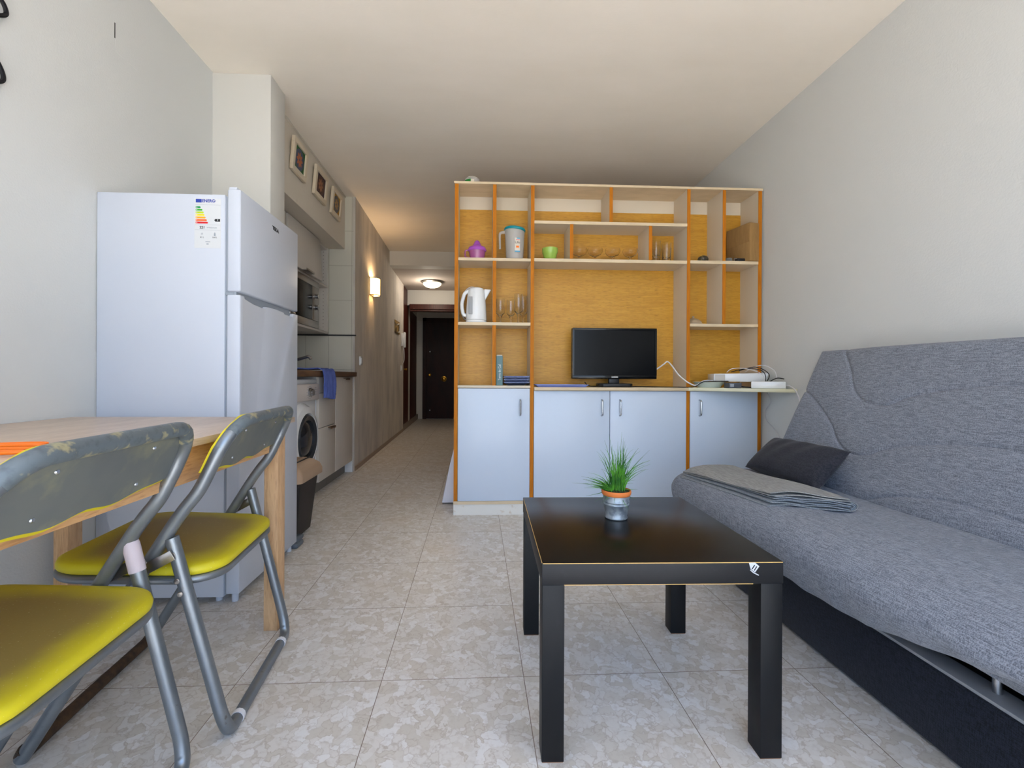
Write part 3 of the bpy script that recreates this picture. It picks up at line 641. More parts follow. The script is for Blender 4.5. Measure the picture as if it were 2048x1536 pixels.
# iron scroll on the left wall (only its curls reach into view)
t = thing('wall_scroll', 'black wrought iron curls on the left wall at the photo edge', 'wall decoration', (XL + .02, 1.36, 1.72))
ob('scroll', MB().tube(cr([(XL + .012, 1.30, 1.76), (XL + .012, 1.36, 1.725), (XL + .012, 1.412, 1.745), (XL + .012, 1.40, 1.79), (XL + .012, 1.34, 1.84), (XL + .012, 1.34, 1.90), (XL + .012, 1.39, 1.925), (XL + .012, 1.422, 1.955), (XL + .012, 1.395, 1.99), (XL + .012, 1.31, 1.985)], 8), .006, n=8), M_IRON, t)
t = tag(ob('junction_box_cover', MB().box(XL - .004, XL + .0006, 1.842, 1.955, 2.145, 2.268), W_PLASTER, origin=(XL, 1.9, 2.14)), 'painted-over square cover plate high on the left wall', 'cover plate')
ROOTM[t.name] = Matrix.Translation((XL, 1.9, 2.14))
ob('open_gap', MB().box(XL - .002, XL + .0010, 1.838, 1.8415, 2.195, 2.255), M_IRON, t)
rows = []
for j_ in range(25):
    y_ = 3.06 + 1.7 * j_ / 24; w_ = .007 * math.sin(j_ * 1.9)
    rows.append([(-.13, y_, .47), (-.150, y_, .46), (-.168 - .2 * w_, y_, .38), (-.196 - .5 * w_, y_, .26), (-.222 - w_, y_, .13), (-.246 - w_, y_, .012), (-.13, y_, .012)])
tag(ob('bed_sheet', MB().grid(rows, closed_v=True), M_SHEET, origin=(-.2, 3.3, 0), smooth=60), 'white bed sheet hanging to the floor behind the shelving unit', 'sheet')
bmb = MB().box(-.12, 1.80, 3.06, 4.95, .16, .50, .05); tag(ob('bed', bmb, M_SHEET, origin=(.8, 4.0, 0)), 'white covered bed hidden behind the shelving unit', 'bed')
# ------------------------------------------------------------------ shelving unit
YF, YB = 2.814, 3.015
su = thing('shelving_unit', 'wide white and orange-edged wall unit with open shelves above four white doors', 'shelving unit', (.83, 2.92, 0))
def edge_board(x0, x1, z0, z1, nm='divider', y0=YF, bt=YB):
    o = ob(nm, MB().box(x0, x1, y0 + .003, bt, z0, z1), M_LAMIN, su)
    ob('edge_band', MB().box(x0 - .0005, x1 + .0005, y0, y0 + .003, z0, z1), M_EDGE, o)
    return o
def shelf(x0, x1, z0, z1, y0=YF):
    o = ob('shelf', MB().box(x0, x1, y0 + .003, YB, z0, z1), M_LAMIN, su)
    ob('edge_band', MB().box(x0, x1, y0, y0 + .003, z0 - .0005, z1 + .0005), M_CREAM, o); return o
TOP = 2.071
edge_board(-.155, -.133, .068, TOP, 'side_panel'); edge_board(1.793, 1.815, .068, TOP, 'side_panel')
edge_board(.322, .343, .068, TOP); edge_board(1.325, 1.345, .068, TOP)
edge_board(.083, .104, 1.612, TOP); edge_board(.083, .104, 1.209, 1.594); edge_board(.083, .104, .812, 1.190)
edge_board(1.558, 1.577, 1.617, TOP); edge_board(1.558, 1.577, 1.212, 1.598)
edge_board(.822, .842, 1.851, TOP); edge_board(.570, .590, 1.614, 1.833); edge_board(1.077, 1.097, 1.614, 1.833)
shelf(-.133, .322, 1.594, 1.611); shelf(-.133, .322, 1.190, 1.208)
shelf(.343, 1.325, 1.833, 1.851); shelf(.343, 1.325, 1.595, 1.614)
shelf(1.345, 1.793, 1.598, 1.617); shelf(1.345, 1.793, 1.195, 1.212)
o = ob('top_board', MB().box(-.160, 1.818, YF - .006, YB, TOP, 2.085), M_CREAM, su)
ob('back_panel', MB().box(-.155, 1.815, YB, YB + .006, .78, 1.985), M_OAKPANEL, su)
ob('back_rail', MB().box(-.155, 1.815, YB + .001, YB + .02, 1.985, TOP), M_LAMIN, su)
ob('lower_carcass', MB().box(-.133, 1.793, YF + .02, YB, .07, .79), M_LAMIN, su)
ob('counter_board', MB().box(-.133, .322, YF - .001, YB, .797, .812, .001), M_LAMIN, su)
ob('counter_board', MB().box(.345, 1.325, YF - .03, YB, .783, .803, .001), M_CREAM, su)
ob('counter_board', MB().prism([(1.326, YB), (1.326, YF - .03), (1.38, YF - .032), (1.829, 2.502), (1.829, YB)], .783, .804, bev=.001), M_BONE, su)
ob('plinth', MB().box(-.157, 1.815, YF + .004, YF + .02, 0, .068), mat('chalky_white_plinth', (226, 224, 218), .7, bump=(20, .5, .003), noise=(14, (196, 176, 150), .7, (1, 1, 1), .64, .72)), su)
ob('bottom_board', MB().box(-.157, 1.815, YF - .001, YB, .068, .088), M_CREAM, su)
ob('carcass_side', MB().box(-.157, -.15, YF + .02, YB, 0, .068), M_LAMIN, su); ob('carcass_side', MB().box(1.80, 1.815, YF + .02, YB, 0, .068), M_LAMIN, su)
def udoor(x0, x1, z1, hx):
    d = ob('door', MB().box(x0, x1, YF - .004, YF + .012, .090, z1, .0012), M_DOORW, su)
    hz0, hz1 = .624, .724
    ob('handle', MB().tube(fillet([(hx, YF - .004, hz1), (hx, YF - .028, hz1 - .004), (hx, YF - .028, hz0 + .004), (hx, YF - .004, hz0)], .012, 5), .0055, n=10), M_CHROME, d)
udoor(-.130, .319, .794, .259); udoor(.346, .827, .780, .776); udoor(.831, 1.322, .780, .892); udoor(1.348, 1.79, .780, 1.408)
# ---- things on the unit
def lathe_thing(name, label, cat, c, parts, group=None, sx=1, sy=1, n=32):
    t = thing(name, label, cat, c, group=group)
    if len(parts) == 1: pass
    for nm, prof, m in parts: ob(nm, MB().lathe(prof, c=c, n=n, sx=sx, sy=sy), m, t, smooth=50)
    return t
def single(name, label, cat, c, prof, m, group=None, n=32, smooth=50):
    return tag(ob(name, MB().lathe(prof, c=c, n=n), m, origin=c, smooth=smooth), label, cat, group)
# juicer
c = (-.016, 2.885, 1.6115)
j = lathe_thing('citrus_juicer', 'purple plastic citrus juicer in the top left shelf compartment', 'juicer', c, [
    ('cup', [(0, .003), (.040, .003), (.044, 0), (.046, .01), (.052, .05), (.055, .062), (.053, .062), (.050, .05), (.044, .012), (0, .008)], M_PURPT),
    ('strainer', [(.052, .056), (.058, .060), (.060, .066), (.057, .072), (.052, .082), (.034, .088), (.026, .098), (.014, .122), (.006, .128), (0, .129)], M_PURP)])
ob('handle', MB().tube(fillet([(-.068, 2.885, 1.677), (-.093, 2.885, 1.676), (-.093, 2.885, 1.632), (-.066, 2.885, 1.628)], .012, 4), .005, n=8), M_PURPT, j)
# pitcher
c = (.226, 2.895, 1.6115)
t = thing('pitcher', 'frosted plastic water pitcher with a teal lid and a paper sticker', 'pitcher', c)
ob('body', MB().lathe([(0, .003), (.050, .003), (.053, 0), (.055, .01), (.064, .185), (.066, .198), (.063, .198), (.061, .18), (.051, .012), (0, .008)], c=c, sx=1, sy=1), M_FROST, t)
Ml = Matrix.Translation((c[0], c[1], c[2] + .198)) @ Matrix.Rotation(math.radians(5), 4, 'Y')
ob('lid', MB().lathe([(.055, -.012), (.068, -.004), (.070, .004), (.066, .012), (.04, .019), (0, .021)], n=36, M=Ml), M_TEAL, t)
ob('handle', MB().tube(fillet([(.166, 2.895, 1.800), (.128, 2.895, 1.795), (.131, 2.895, 1.69)], .02, 5), .010, n=10, taper=lambda u: 1 - .3 * u), M_FROST, t)
Ms = Matrix.Translation((c[0] + .012, c[1] - .0615, c[2])) @ Matrix.Rotation(math.radians(8), 4, 'Z')
st = ob('sticker', MB().box(-.017, .017, -.0018, -.0008, .045, .135, M=Ms), M_PAPER, t)
ob('sticker_print', MB().box(-.004, .017, -.0024, -.0016, .128, .135, M=Ms).box(-.017, .017, -.0024, -.0016, .045, .053, M=Ms), mat('sticker_blue', (80, 170, 210), .6), st)
ob('sticker_print', MB().box(-.010, .015, -.0024, -.0016, .121, .1245, M=Ms), mat('sticker_pink', (214, 90, 120), .6), st)
ob('price_tag', MB().box(-.008, .010, -.0028, -.0016, .072, .084, M=Ms), M_ORANGE, st)
text_mesh('sticker_text', 'Life', .022, Ms @ Matrix.Translation((0, -.0022, .106)) @ Ry, M_INK, st)
# bowls
for k, lb in ((0, 'lime green bowl, outer one of the nested pair'), (1, 'lime green bowl rim nested inside the other')):
    z = 1.6145 + .012 * k; cc = (.455, 2.89, z)
    single('green_bowl', lb, 'bowl', cc, [(0, 0), (.032, 0), (.035, .004), (.046, .048), (.050, .054), (.051, .070), (.048, .070), (.046, .055), (.042, .045), (.030, .009), (0, .007)], M_GREENB, 'nested lime bowls')
# coupes
prof = [(0, 0), (.030, 0), (.030, .003), (.007, .007), (.005, .030), (.010, .036), (.038, .050), (.047, .066), (.050, .080), (.046, .090), (.0445, .090), (.0485, .080), (.0455, .067), (.037, .053), (.008, .040), (0, .040)]
cps = None
for k, (x, lb) in enumerate(((.650, 'squat clear glass coupe beside the left divider, leftmost of four'), (.752, 'squat clear glass coupe, second from the left of four'), (.868, 'squat clear glass coupe, third from the left of four'), (.985, 'squat clear glass coupe, rightmost of four'))):
    cc = (x, 2.90, 1.6145)
    if cps is None: cps = single('glass_coupe', lb, 'glass', cc, prof, M_GLASS2, 'glass coupes on the middle shelf')
    else: q = cps.copy(); COL.objects.link(q); q.location = cc; q['label'] = lb
prof = [(0, 0), (.024, 0), (.025, .004), (.031, .10), (.0295, .10), (.0235, .006), (0, .006)]
tm = None
for x, z, lb in ((1.155, 0, 'clear tumbler on the shelf, lower of the left stacked pair'), (1.155, .045, 'clear tumbler, upper of the left stacked pair'), (1.226, 0, 'clear tumbler on the shelf, lower of the right stacked pair'), (1.226, .034, 'clear tumbler, upper of the right stacked pair')):
    cc = (x, 2.90, 1.6145 + z)
    if tm is None: tm = single('tumbler', lb, 'glass', cc, prof, M_GLASS, 'stacked tumblers')
    else: q = tm.copy(); COL.objects.link(q); q.location = cc; q['label'] = lb
# wine glasses
def wineglass(x, y, hh, r, lb):
    z = 1.2085; s = hh
    prof = [(0, 0), (.030, 0), (.030, .002), (.006, .007), (.0045, s * .22), (.010, s * .30), (r * .92, s * .42), (r, s * .60), (r * .88, s), (r * .85, s), (r * .96, s * .60), (r * .88, s * .44), (.006, s * .34), (0, s * .33)]
    return single('wine_glass', lb, 'wine glass', (x, y, z), prof, M_GLASS, 'stemmed glasses beside the kettle')
wineglass(.135, 2.885, .158, .030, 'short-stemmed clear glass, nearest to the kettle')
wineglass(.202, 2.885, .150, .028, 'short-stemmed clear glass, second from the kettle')
wineglass(.250, 2.865, .188, .030, 'tall clear wine glass, left one of the tall pair')
wineglass(.286, 2.935, .188, .030, 'tall clear wine glass, right one of the tall pair by the divider')
# kettle
c = (-.020, 2.90, 1.2085)
t = thing('kettle', 'white electric kettle with a grey water gauge beside the glasses', 'kettle', c)
kp = [(0, .020), (.064, .020), (.067, .026), (.064, .10), (.056, .19), (.050, .215), (.046, .224), (.02, .232), (0, .233)]
ob('body', MB().lathe(kp, c=c, n=40), M_WHITE, t, smooth=50)
ob('power_base', MB().lathe([(0, 0), (.066, 0), (.069, .006), (.066, .018), (0, .018)], c=c, n=40), M_WHITE, t)
sp = [(.036, 2.895, 1.39), (.052, 2.895, 1.415), (.072, 2.895, 1.432)]
spm = MB()
spm.prism([(.030, 1.345), (.052, 1.385), (.076, 1.427), (.03, 1.43)], 2.885, 2.915, 'y', bev=.006)
ob('spout', spm, M_WHITE, t, smooth=60)
ob('handle', MB().tube(fillet([(-.055, 2.90, 1.422), (-.094, 2.90, 1.408), (-.116, 2.90, 1.33), (-.104, 2.90, 1.266), (-.082, 2.90, 1.258)], .03, 6), .012, n=12), M_WHITE, t)
ob('water_gauge', MB().box(-.068, -.044, 2.832, 2.846, 1.262, 1.372, .002, M=Matrix.Translation((0, 0, 0))), mat('gauge_grey', (150, 152, 154), .3), t)
gd = MB()
for zz in (1.278, 1.305, 1.333, 1.348): gd.box(-.059, -.053, 2.836, 2.839, zz, zz + .006)
ob('gauge_mark', gd, M_DARK, t)
ob('cord', MB().tube(cr([(-.02, 2.98, 1.215), (-.10, 2.975, 1.25), (-.122, 2.965, 1.33), (-.100, 2.95, 1.415), (-.06, 2.94, 1.45), (-.02, 2.93, 1.445)], 8), .003, n=6), M_CABLEW, t)
# book, plates
t = thing('book', 'teal hardback book standing upright beside the stacked dark plates', 'book', (.128, 2.90, .812))
ob('cover', MB().box(.108, .150, 2.845, 2.985, .8125, 1.000, .003), M_BOOK, t)
ob('pages', MB().box(.112, .146, 2.848, 2.98, .9985, 1.006), M_PAPER, t)
text_mesh('spine_title', 'Terra de Cal', .024, Matrix.Translation((.130, 2.8445, .895)) @ Ry @ Matrix.Rotation(math.pi / 2, 4, 'Z'), M_INKW, t, width=.10)
def square_dish(name, label, cat, x0, x1, y0, y1, z, hh, mt, group=None, ins=.035, rim=M_LILAC):
    t = thing(name, label, cat, ((x0 + x1) / 2, (y0 + y1) / 2, z), group=group)
    a = inset((x0, x1, y0, y1), ins)
    def rect(f, zz): return [(f[0], f[2], zz), (f[1], f[2], zz), (f[1], f[3], zz), (f[0], f[3], zz)]
    F0 = (x0, x1, y0, y1)
    ob('dish', MB().grid([rect(a, z), rect(F0, z + hh - .0015), rect(F0, z + hh), rect(inset(F0, .004), z + hh), rect(inset(a, .003), z + .0025)], closed_v=True), mt, t)
    ob('rim', MB().box(x0, x1, y0 - .0007, y0 + .0012, z + hh - .0030, z + hh + .0002).box(x0, x1, y1 - .001, y1 + .0007, z + hh - .003, z + hh + .0002), rim, t); return t
pl_lab = ['bottom', 'second from the bottom', 'middle', 'second from the top', 'top']
for k in range(5):
    square_dish('square_plate', 'dark blue square plate by the teal book, ' + pl_lab[k] + ' of five', 'plate', .157, .319, 2.83, 2.985, .8125 + .0098 * k, .020, M_NAVY, 'stack of blue square plates')
square_dish('serving_tray', 'long flat lilac-sided tray on the counter left of the television', 'tray', .356, .690, 2.80, 2.95, .8035, .016, mat('lilac_tray', (130, 146, 220), .4), ins=.018)
# television
t = thing('television', 'small black flat television on a low stand in the centre of the unit', 'television', (.878, 2.90, .803))
ob('casing', MB().box(.602, 1.156, 2.882, 2.925, .857, 1.186, .004), M_DARK, t)
bz = MB().box(.602, 1.156, 2.876, 2.884, 1.172, 1.186, .002).box(.602, 1.156, 2.876, 2.884, .857, .880, .002).box(.602, .614, 2.876, 2.884, .88, 1.172).box(1.144, 1.156, 2.876, 2.884, .88, 1.172)
bz = ob('bezel', bz, M_BLACKG, t); ob('screen', MB().box(.614, 1.144, 2.880, 2.884, .880, 1.172), M_SCREEN, t)
text_mesh('brand_mark', 'SAMSUNG', .012, Matrix.Translation((.879, 2.8757, .868)) @ Ry, M_INKW, bz, bold=.0003, width=.042)
ob('neck', MB().box(.845, .912, 2.885, 2.915, .825, .862, .003), M_DARK, t)
ob('stand', MB().prism([(.768, 2.86), (.79, 2.825), (.966, 2.825), (.992, 2.86), (.98, 2.965), (.78, 2.965)], .8035, .827, bev=.006), M_DARK, t)
def cable(name, label, pts, r, m, group=None):
    o = tag(ob(name, MB().tube(cr(pts, 8), r, n=8), m, origin=tuple(pts[0])), label, 'cable', group); return o
cable('antenna_cable', 'thick white cable looping from the television to the white dish', [(1.15, 2.93, .915), (1.18, 2.93, .925), (1.22, 2.92, .955), (1.245, 2.92, .972), (1.262, 2.89, .945), (1.285, 2.84, .885), (1.325, 2.80, .838), (1.38, 2.80, .818), (1.43, 2.80, .846), (1.50, 2.81, .848)], .0045, M_CABLEW)
cable('power_cable', 'thin black cable lying along the counter from the television to the dish', [(.70, 2.95, .835), (.72, 2.93, .812), (.80, 2.985, .8065), (1.05, 2.97, .8065), (1.25, 2.80, .8065), (1.36, 2.795, .808), (1.42, 2.78, .842), (1.50, 2.755, .845), (1.56, 2.745, .846)], .0028, M_DARK)
# router group on the slanted board
t = thing('oval_dish', 'pale mint dish underneath the white router', 'dish', (1.50, 2.83, .804))
ob('dish', MB().lathe([(0, 0), (.068, 0), (.100, .033), (.104, .035), (.100, .0365), (.066, .004), (0, .004)], c=(1.485, 2.84, .8043), n=40, sy=.75), M_MINT, t)
t = thing('router', 'flat white router box lying across the mint dish', 'router', (1.66, 2.80, .826))
Mr = Matrix.Translation((1.655, 2.82, .8425)) @ Matrix.Rotation(math.radians(-12), 4, 'Z')
ob('case', MB().prism([(-.155, 0), (.15, 0), (.165, .056), (-.155, .050)], -.07, .07, 'y', bev=.003, M=Mr), M_WHITE, t)
ob('vent', MB().box(-.150, -.09, -.0712, -.0700, .006, .046, M=Mr), mat('router_vent', (196, 192, 186), .6, bump=(400, .8, .001)), t)
t = thing('power_adapter', 'grey power adapter under the front edge of the router', 'adapter', (1.60, 2.71, .804))
ob('case', MB().box(1.525, 1.604, 2.675, 2.735, .8043, .838, .003), mat('adapter_grey', (84, 88, 96), .5), t); ob('logo_plate', MB().box(1.532, 1.555, 2.6742, 2.6752, .812, .830), M_GREYP, t)
t = thing('power_strip', 'white socket strip at the right end of the board by the wall', 'power strip', (1.75, 2.58, .804))
Mp = Matrix.Translation((1.742, 2.625, .8043)) @ Matrix.Rotation(math.radians(-30), 4, 'Z')
ob('body', MB().box(-.095, .085, -.026, .026, 0, .042, .006, M=Mp), M_WHITE, t)
for k in range(2): ob('socket', MB().lathe([(0, 0), (.019, 0), (.02, .0008), (.019, .0015), (0, .0015)], c=(0, 0, 0), n=24, M=Mp @ Matrix.Translation((-.055 + .075 * k, 0, .0415))), M_GREYP, t)
ob('cord', MB().tube(cr([Mp @ Vector((.083, 0, .018)), (1.815, 2.545, .82), (1.820, 2.50, .79), (1.822, 2.46, .70), (1.822, 2.44, .60)], 6), .0035, n=7), M_CABLEW, t)
def loop(pts, r, m, nm, lb): cable(nm, lb, pts, r, m, 'cable tangle on the router')
loop([(1.56, 2.74, .816), (1.64, 2.70, .812), (1.72, 2.66, .812), (1.745, 2.66, .87), (1.74, 2.70, .915), (1.68, 2.76, .925), (1.62, 2.82, .905)], .0025, M_DARK, 'cable', 'black cable curving over the right end of the router')
loop([(1.60, 2.72, .82), (1.69, 2.67, .806), (1.73, 2.65, .83), (1.765, 2.66, .89), (1.72, 2.72, .935), (1.66, 2.80, .912)], .0025, M_DARK, 'cable', 'black cable rising highest above the router')
loop([(1.62, 2.72, .812), (1.70, 2.65, .808), (1.74, 2.63, .84), (1.78, 2.61, .866), (1.818, 2.60, .862)], .003, M_DARK, 'cable', 'short black cable with plug lying over the socket strip')
loop([(1.58, 2.80, .902), (1.61, 2.79, .925), (1.67, 2.74, .925), (1.735, 2.68, .89), (1.745, 2.66, .825), (1.77, 2.64, .81)], .002, M_CABLEW, 'cable', 'white cable arching over the middle of the router')
loop([(1.70, 2.80, .905), (1.72, 2.74, .935), (1.76, 2.70, .945), (1.80, 2.66, .91), (1.80, 2.64, .855)], .002, M_CABLEW, 'cable', 'white cable arching over the right corner of the router')
cable('wall_cable', 'thin grey cable running down the right wall under the board', [(1.822, 2.76, .775), (1.824, 2.73, .72), (1.824, 2.78, .66), (1.824, 2.77, .60), (1.824, 2.70, .555), (1.824, 2.64, .50), (1.824, 2.62, .42)], .0022, M_CABLEG)
# little things on the right shelves
single('paperweight', 'dark speckled glass ball ornament on the shelf right of the tumblers', 'ornament', (1.462, 2.88, 1.6175), [(0, 0), (.020, .001), (.031, .012), (.034, .024), (.029, .038), (.016, .047), (0, .049)], M_STONE)
t = thing('sugar_bowl', 'small beige lidded dish on the lower right shelf', 'dish', (1.425, 2.93, 1.2125))
ob('bowl', MB().lathe([(0, 0), (.045, 0), (.055, .006), (.056, .016), (.050, .016), (0, .010)], c=(1.425, 2.935, 1.2125)), M_OLIVEG, t)
ob('lid', MB().lathe([(.054, .016), (.050, .028), (.032, .042), (.012, .050), (.006, .052), (.008, .060), (.005, .065), (0, .066)], c=(1.425, 2.935, 1.2125)), M_OLIVEG, t)
t = thing('cardboard_box', 'brown cardboard box sticking out of the top right compartment', 'box', (1.78, 2.90, 1.6175))
Mb = Matrix.Translation((1.722, 2.79, 1.6178)) @ Matrix.Rotation(math.radians(13), 4, 'Z')
ob('carton', MB().box(0, .072, 0, .20, 0, .243, .002, M=Mb), M_BOXC, t)
ob('flap', MB().box(-.001, .001, .002, .198, .12, .243, M=Mb), M_BOXC, t)
single('coiled_strap', 'small grey coiled strap beside the cardboard box', 'strap', (1.612, 2.85, 1.6175), [(.008, 0), (.026, 0), (.028, .008), (.024, .012), (.027, .018), (.024, .024), (.010, .024), (.008, .012)], mat('grey_strap', (108, 108, 104), .6))
tag(ob('black_case', MB().box(1.66, 1.712, 2.822, 2.86, 1.6175, 1.640, .006), M_DARK, origin=(1.68, 2.84, 1.6175)), 'small black case in front of the cardboard box', 'case')
tag(ob('steel_ring', MB().tube([(1.652 + .011 * math.cos(a_ * .5236), 2.832, 1.6295 + .0105 * math.sin(a_ * .5236)) for a_ in range(12)], .0022, closed=True, n=6), M_CHROME, origin=(1.652, 2.832, 1.6175)), 'small shiny metal ring between the strap and the black case', 'ring')
t = thing('plastic_tub', 'round white tub with a green label on top of the unit', 'tub', (-.05, 2.92, 2.085))
ob('tub_body', MB().lathe([(0, 0), (.040, 0), (.048, .006), (.049, .035), (.046, .044), (0, .044)], c=(-.05, 2.90, 2.0855)), M_FROST, t)
ob('lid', MB().lathe([(.046, .042), (.047, .049), (.035, .058), (0, .062)], c=(-.05, 2.90, 2.0855)), M_FROST, t)
rowl = [[(-.05 + .0495 * math.cos(a_), 2.90 + .0495 * math.sin(a_), z_) for a_ in [math.radians(200 + 6 * k) for k in range(11)]] for z_ in (2.089, 2.121)]
ob('label_patch', MB().grid(rowl), mat('label_green', (40, 130, 50), .5), t)
rowl = [[(-.05 + .0497 * math.cos(a_), 2.90 + .0497 * math.sin(a_), z_) for a_ in [math.radians(262 + 6 * k) for k in range(5)]] for z_ in (2.093, 2.119)]
ob('label_patch', MB().grid(rowl), M_PAPER, t)
# ------------------------------------------------------------------ fridge
fg = thing('fridge', 'tall white two-door fridge freezer against the left wall beyond the table', 'fridge', (-1.18, 2.03, 0))
FY0, FY1 = 1.757, 2.295
ob('body', MB().box(XL + .002, -.968, FY0, FY1, .022, 1.556, .004), M_FRIDGE, fg)
ob('gasket', MB().box(-.970, -.956, FY0 + .006, FY1 - .01, .03, 1.55), M_GREYP, fg)
ud = ob('freezer_door', MB().prism([(FY0 - .006, 1.186), (FY0 - .006, 1.575), (FY1, 1.575), (FY1, 1.186)], -.957, -.908, 'x', bev=.006), M_FRIDGE, fg, smooth=60)
ldp = [(FY0 - .006, .036), (FY0 - .006, 1.174), (FY0 + .028, 1.174), (FY0 + .03, 1.165), (FY0 + .10, 1.154), (FY0 + .19, 1.150), (FY0 + .20, 1.152), (FY0 + .215, 1.162), (FY0 + .30, 1.164), (FY1 - .16, 1.162), (FY1 - .15, 1.154), (FY1 - .06, 1.154), (FY1 - .05, 1.170), (FY1, 1.172), (FY1, .036)]
ob('fridge_door', MB().prism(ldp, -.957, -.908, 'x', bev=.004), M_FRIDGE, fg, smooth=60)
ob('door_gap', MB().box(-.955, -.925, FY0 + .0, FY1 - .005, 1.14, 1.188), M_GREYP, fg)
ob('grip_recess', MB().box(-.958, -.9095, FY0 + .035, FY0 + .20, 1.132, 1.149, .003), mat('grip_highlight', (214, 224, 238), .25), fg)  # paler than the doors: the recess's bright reflection is put into the colour
ob('hinge', MB().box(-.96, -.92, FY1 - .06, FY1 + .004, 1.172, 1.184, .002), M_STEEL, fg)
ob('hinge', MB().box(-.965, -.935, FY0 - .003, FY0 + .02, 1.172, 1.184, .002), M_GREYP, fg)
ob('hinge_cover', MB().box(-.955, -.925, FY0 + .0, FY0 + .05, 1.572, 1.586, .004), M_FRIDGE, fg)
for y_, x_ in ((FY0 + .02, -.935), (FY1 - .03, -.935), (FY0 + .03, -1.0), (FY1 - .05, -1.40), (FY0 + .04, -1.40)): ob('foot', MB().lathe([(0, 0), (.012, 0), (.012, .04), (0, .04)], c=(x_, y_, 0), n=12), M_FRIDGE, fg)
text_mesh('brand_mark', 'TEKA', .022, Matrix.Translation((-.9075, 2.045, 1.517)) @ Matrix.Rotation(math.pi / 2, 4, 'Z') @ Ry, M_INK, ud, bold=.0008, width=.062)
# energy label on the fridge side: px 389..439 -> x, z
def lx(u): return -1.081 + u * .0978          # u 0..1 left to right
def lz(v): return 1.553 - .014 - v * .1885       # v 0..1 top to bottom
YL = FY0 - .0006
lab = ob('energy_label', MB().box(lx(0), lx(1), YL, FY0 + .001, lz(1), lz(0)), mat('label_white', (208, 211, 214), .5), fg)
lab['label'] = 'printed energy label with coloured arrows'
def lp(u0, u1, v0, v1, m, d=.0004): ob('label_print', MB().box(lx(u0), lx(u1), YL - d, YL, lz(v1), lz(v0)), m, lab)
MBL = mat('eu_blue', (38, 62, 160), .5)
lp(.05, .27, .015, .085, MBL)
text_mesh('label_text', 'ENERG', .016, Matrix.Translation((lx(.53), YL - .0005, lz(.052))) @ Ry, MBL, lab, .0002, .0004, width=.046)
text_mesh('label_text', '\u21af', .012, Matrix.Translation((lx(.79), YL - .0005, lz(.045))) @ Ry, MBL, lab, .0002)
lp(.02, .98, .128, .131, M_GREYP); lp(.02, .98, .53, .533, M_GREYP); lp(.02, .98, .635, .638, M_GREYP)
for k, (cc, wd_) in enumerate((((0, 140, 70), .24), ((70, 170, 50), .31), ((180, 205, 20), .355), ((240, 215, 0), .385), ((245, 165, 20), .43), ((235, 105, 40), .475), ((215, 30, 40), .52))):
    v0 = .162 + k * .0515
    ob('label_print', MB().prism([(lx(.05), lz(v0 + .037)), (lx(wd_ - .03), lz(v0 + .037)), (lx(wd_), lz(v0 + .0185)), (lx(wd_ - .03), lz(v0)), (lx(.05), lz(v0))], YL - .0004, YL, 'y'), mat('label_arrow', cc, .5), lab)
    text_mesh('label_text', 'ABCDEFG'[k], .0068, Matrix.Translation((lx(.09), YL - .0005, lz(v0 + .0185))) @ Ry, M_INKW, lab, .0002)
ob('label_print', MB().prism([(lx(.75), lz(.435)), (lx(.79), lz(.41)), (lx(.97), lz(.41)), (lx(.97), lz(.465)), (lx(.79), lz(.465))], YL - .0004, YL, 'y'), M_INK, lab)
text_mesh('label_text', 'F', .0095, Matrix.Translation((lx(.88), YL - .0005, lz(.437))) @ Ry, M_INKW, lab, .0002)
text_mesh('label_text', '221', .013, Matrix.Translation((lx(.30), YL - .0005, lz(.585))) @ Ry, M_INK, lab, .0002, .0003)
text_mesh('label_text', 'kWh/annum', .0075, Matrix.Translation((lx(.66), YL - .0005, lz(.588))) @ Ry, M_GREYP, lab, .0002)
text_mesh('label_text', '*', .02, Matrix.Translation((lx(.29), YL - .0005, lz(.735))) @ Ry, M_GREYP, lab, .0002)
lp(.74, .80, .70, .755, M_GREYP); lp(.755, .785, .685, .70, M_GREYP)
text_mesh('label_text', '41 L', .008, Matrix.Translation((lx(.29), YL - .0005, lz(.785))) @ Ry, M_INK, lab, .0002)
text_mesh('label_text', '164 L', .008, Matrix.Translation((lx(.77), YL - .0005, lz(.785))) @ Ry, M_INK, lab, .0002)
lp(.42, .60, .865, .88, M_GREYP); lp(.46, .54, .905, .93, M_GREYP)
# ------------------------------------------------------------------ dining table
dt = thing('dining_table', 'light oak dining table along the left wall in front of the fridge', 'table', (-1.04, 1.02, 0))
TX0, TX1, TY0, TY1, TZ = XL + .004, -.668, .40, 1.668, .7175
ob('tabletop', MB().box(TX0, TX1, TY0, TY1, TZ - .018, TZ, .0015), M_OAKTOP, dt)
ap = [(-.708, -.690, TY0 + .04, 1.60), (TX0 + .03, TX0 + .048, TY0 + .04, 1.60)]
for a in ap: ob('apron', MB().box(a[0], a[1], a[2], a[3], TZ - .105, TZ - .018), M_OAKSIDE, dt)
for a in ((TX0 + .03, -.69, 1.585, 1.603), (TX0 + .03, -.69, TY0 + .04, TY0 + .058)): ob('apron', MB().box(*a, TZ - .105, TZ - .018), wood_mat('oak_table_apron_end', (200, 150, 98), (180, 128, 78), (140, 94, 54), 5, (.7, 6, 6), .5), dt)
for x_ in (-.727, TX0 + .025):
    for y_ in (1.560, TY0 + .03): ob('leg', MB().box(x_, x_ + .046, y_, y_ + .056, 0, TZ - .018, .0015), M_OAKLEG, dt)
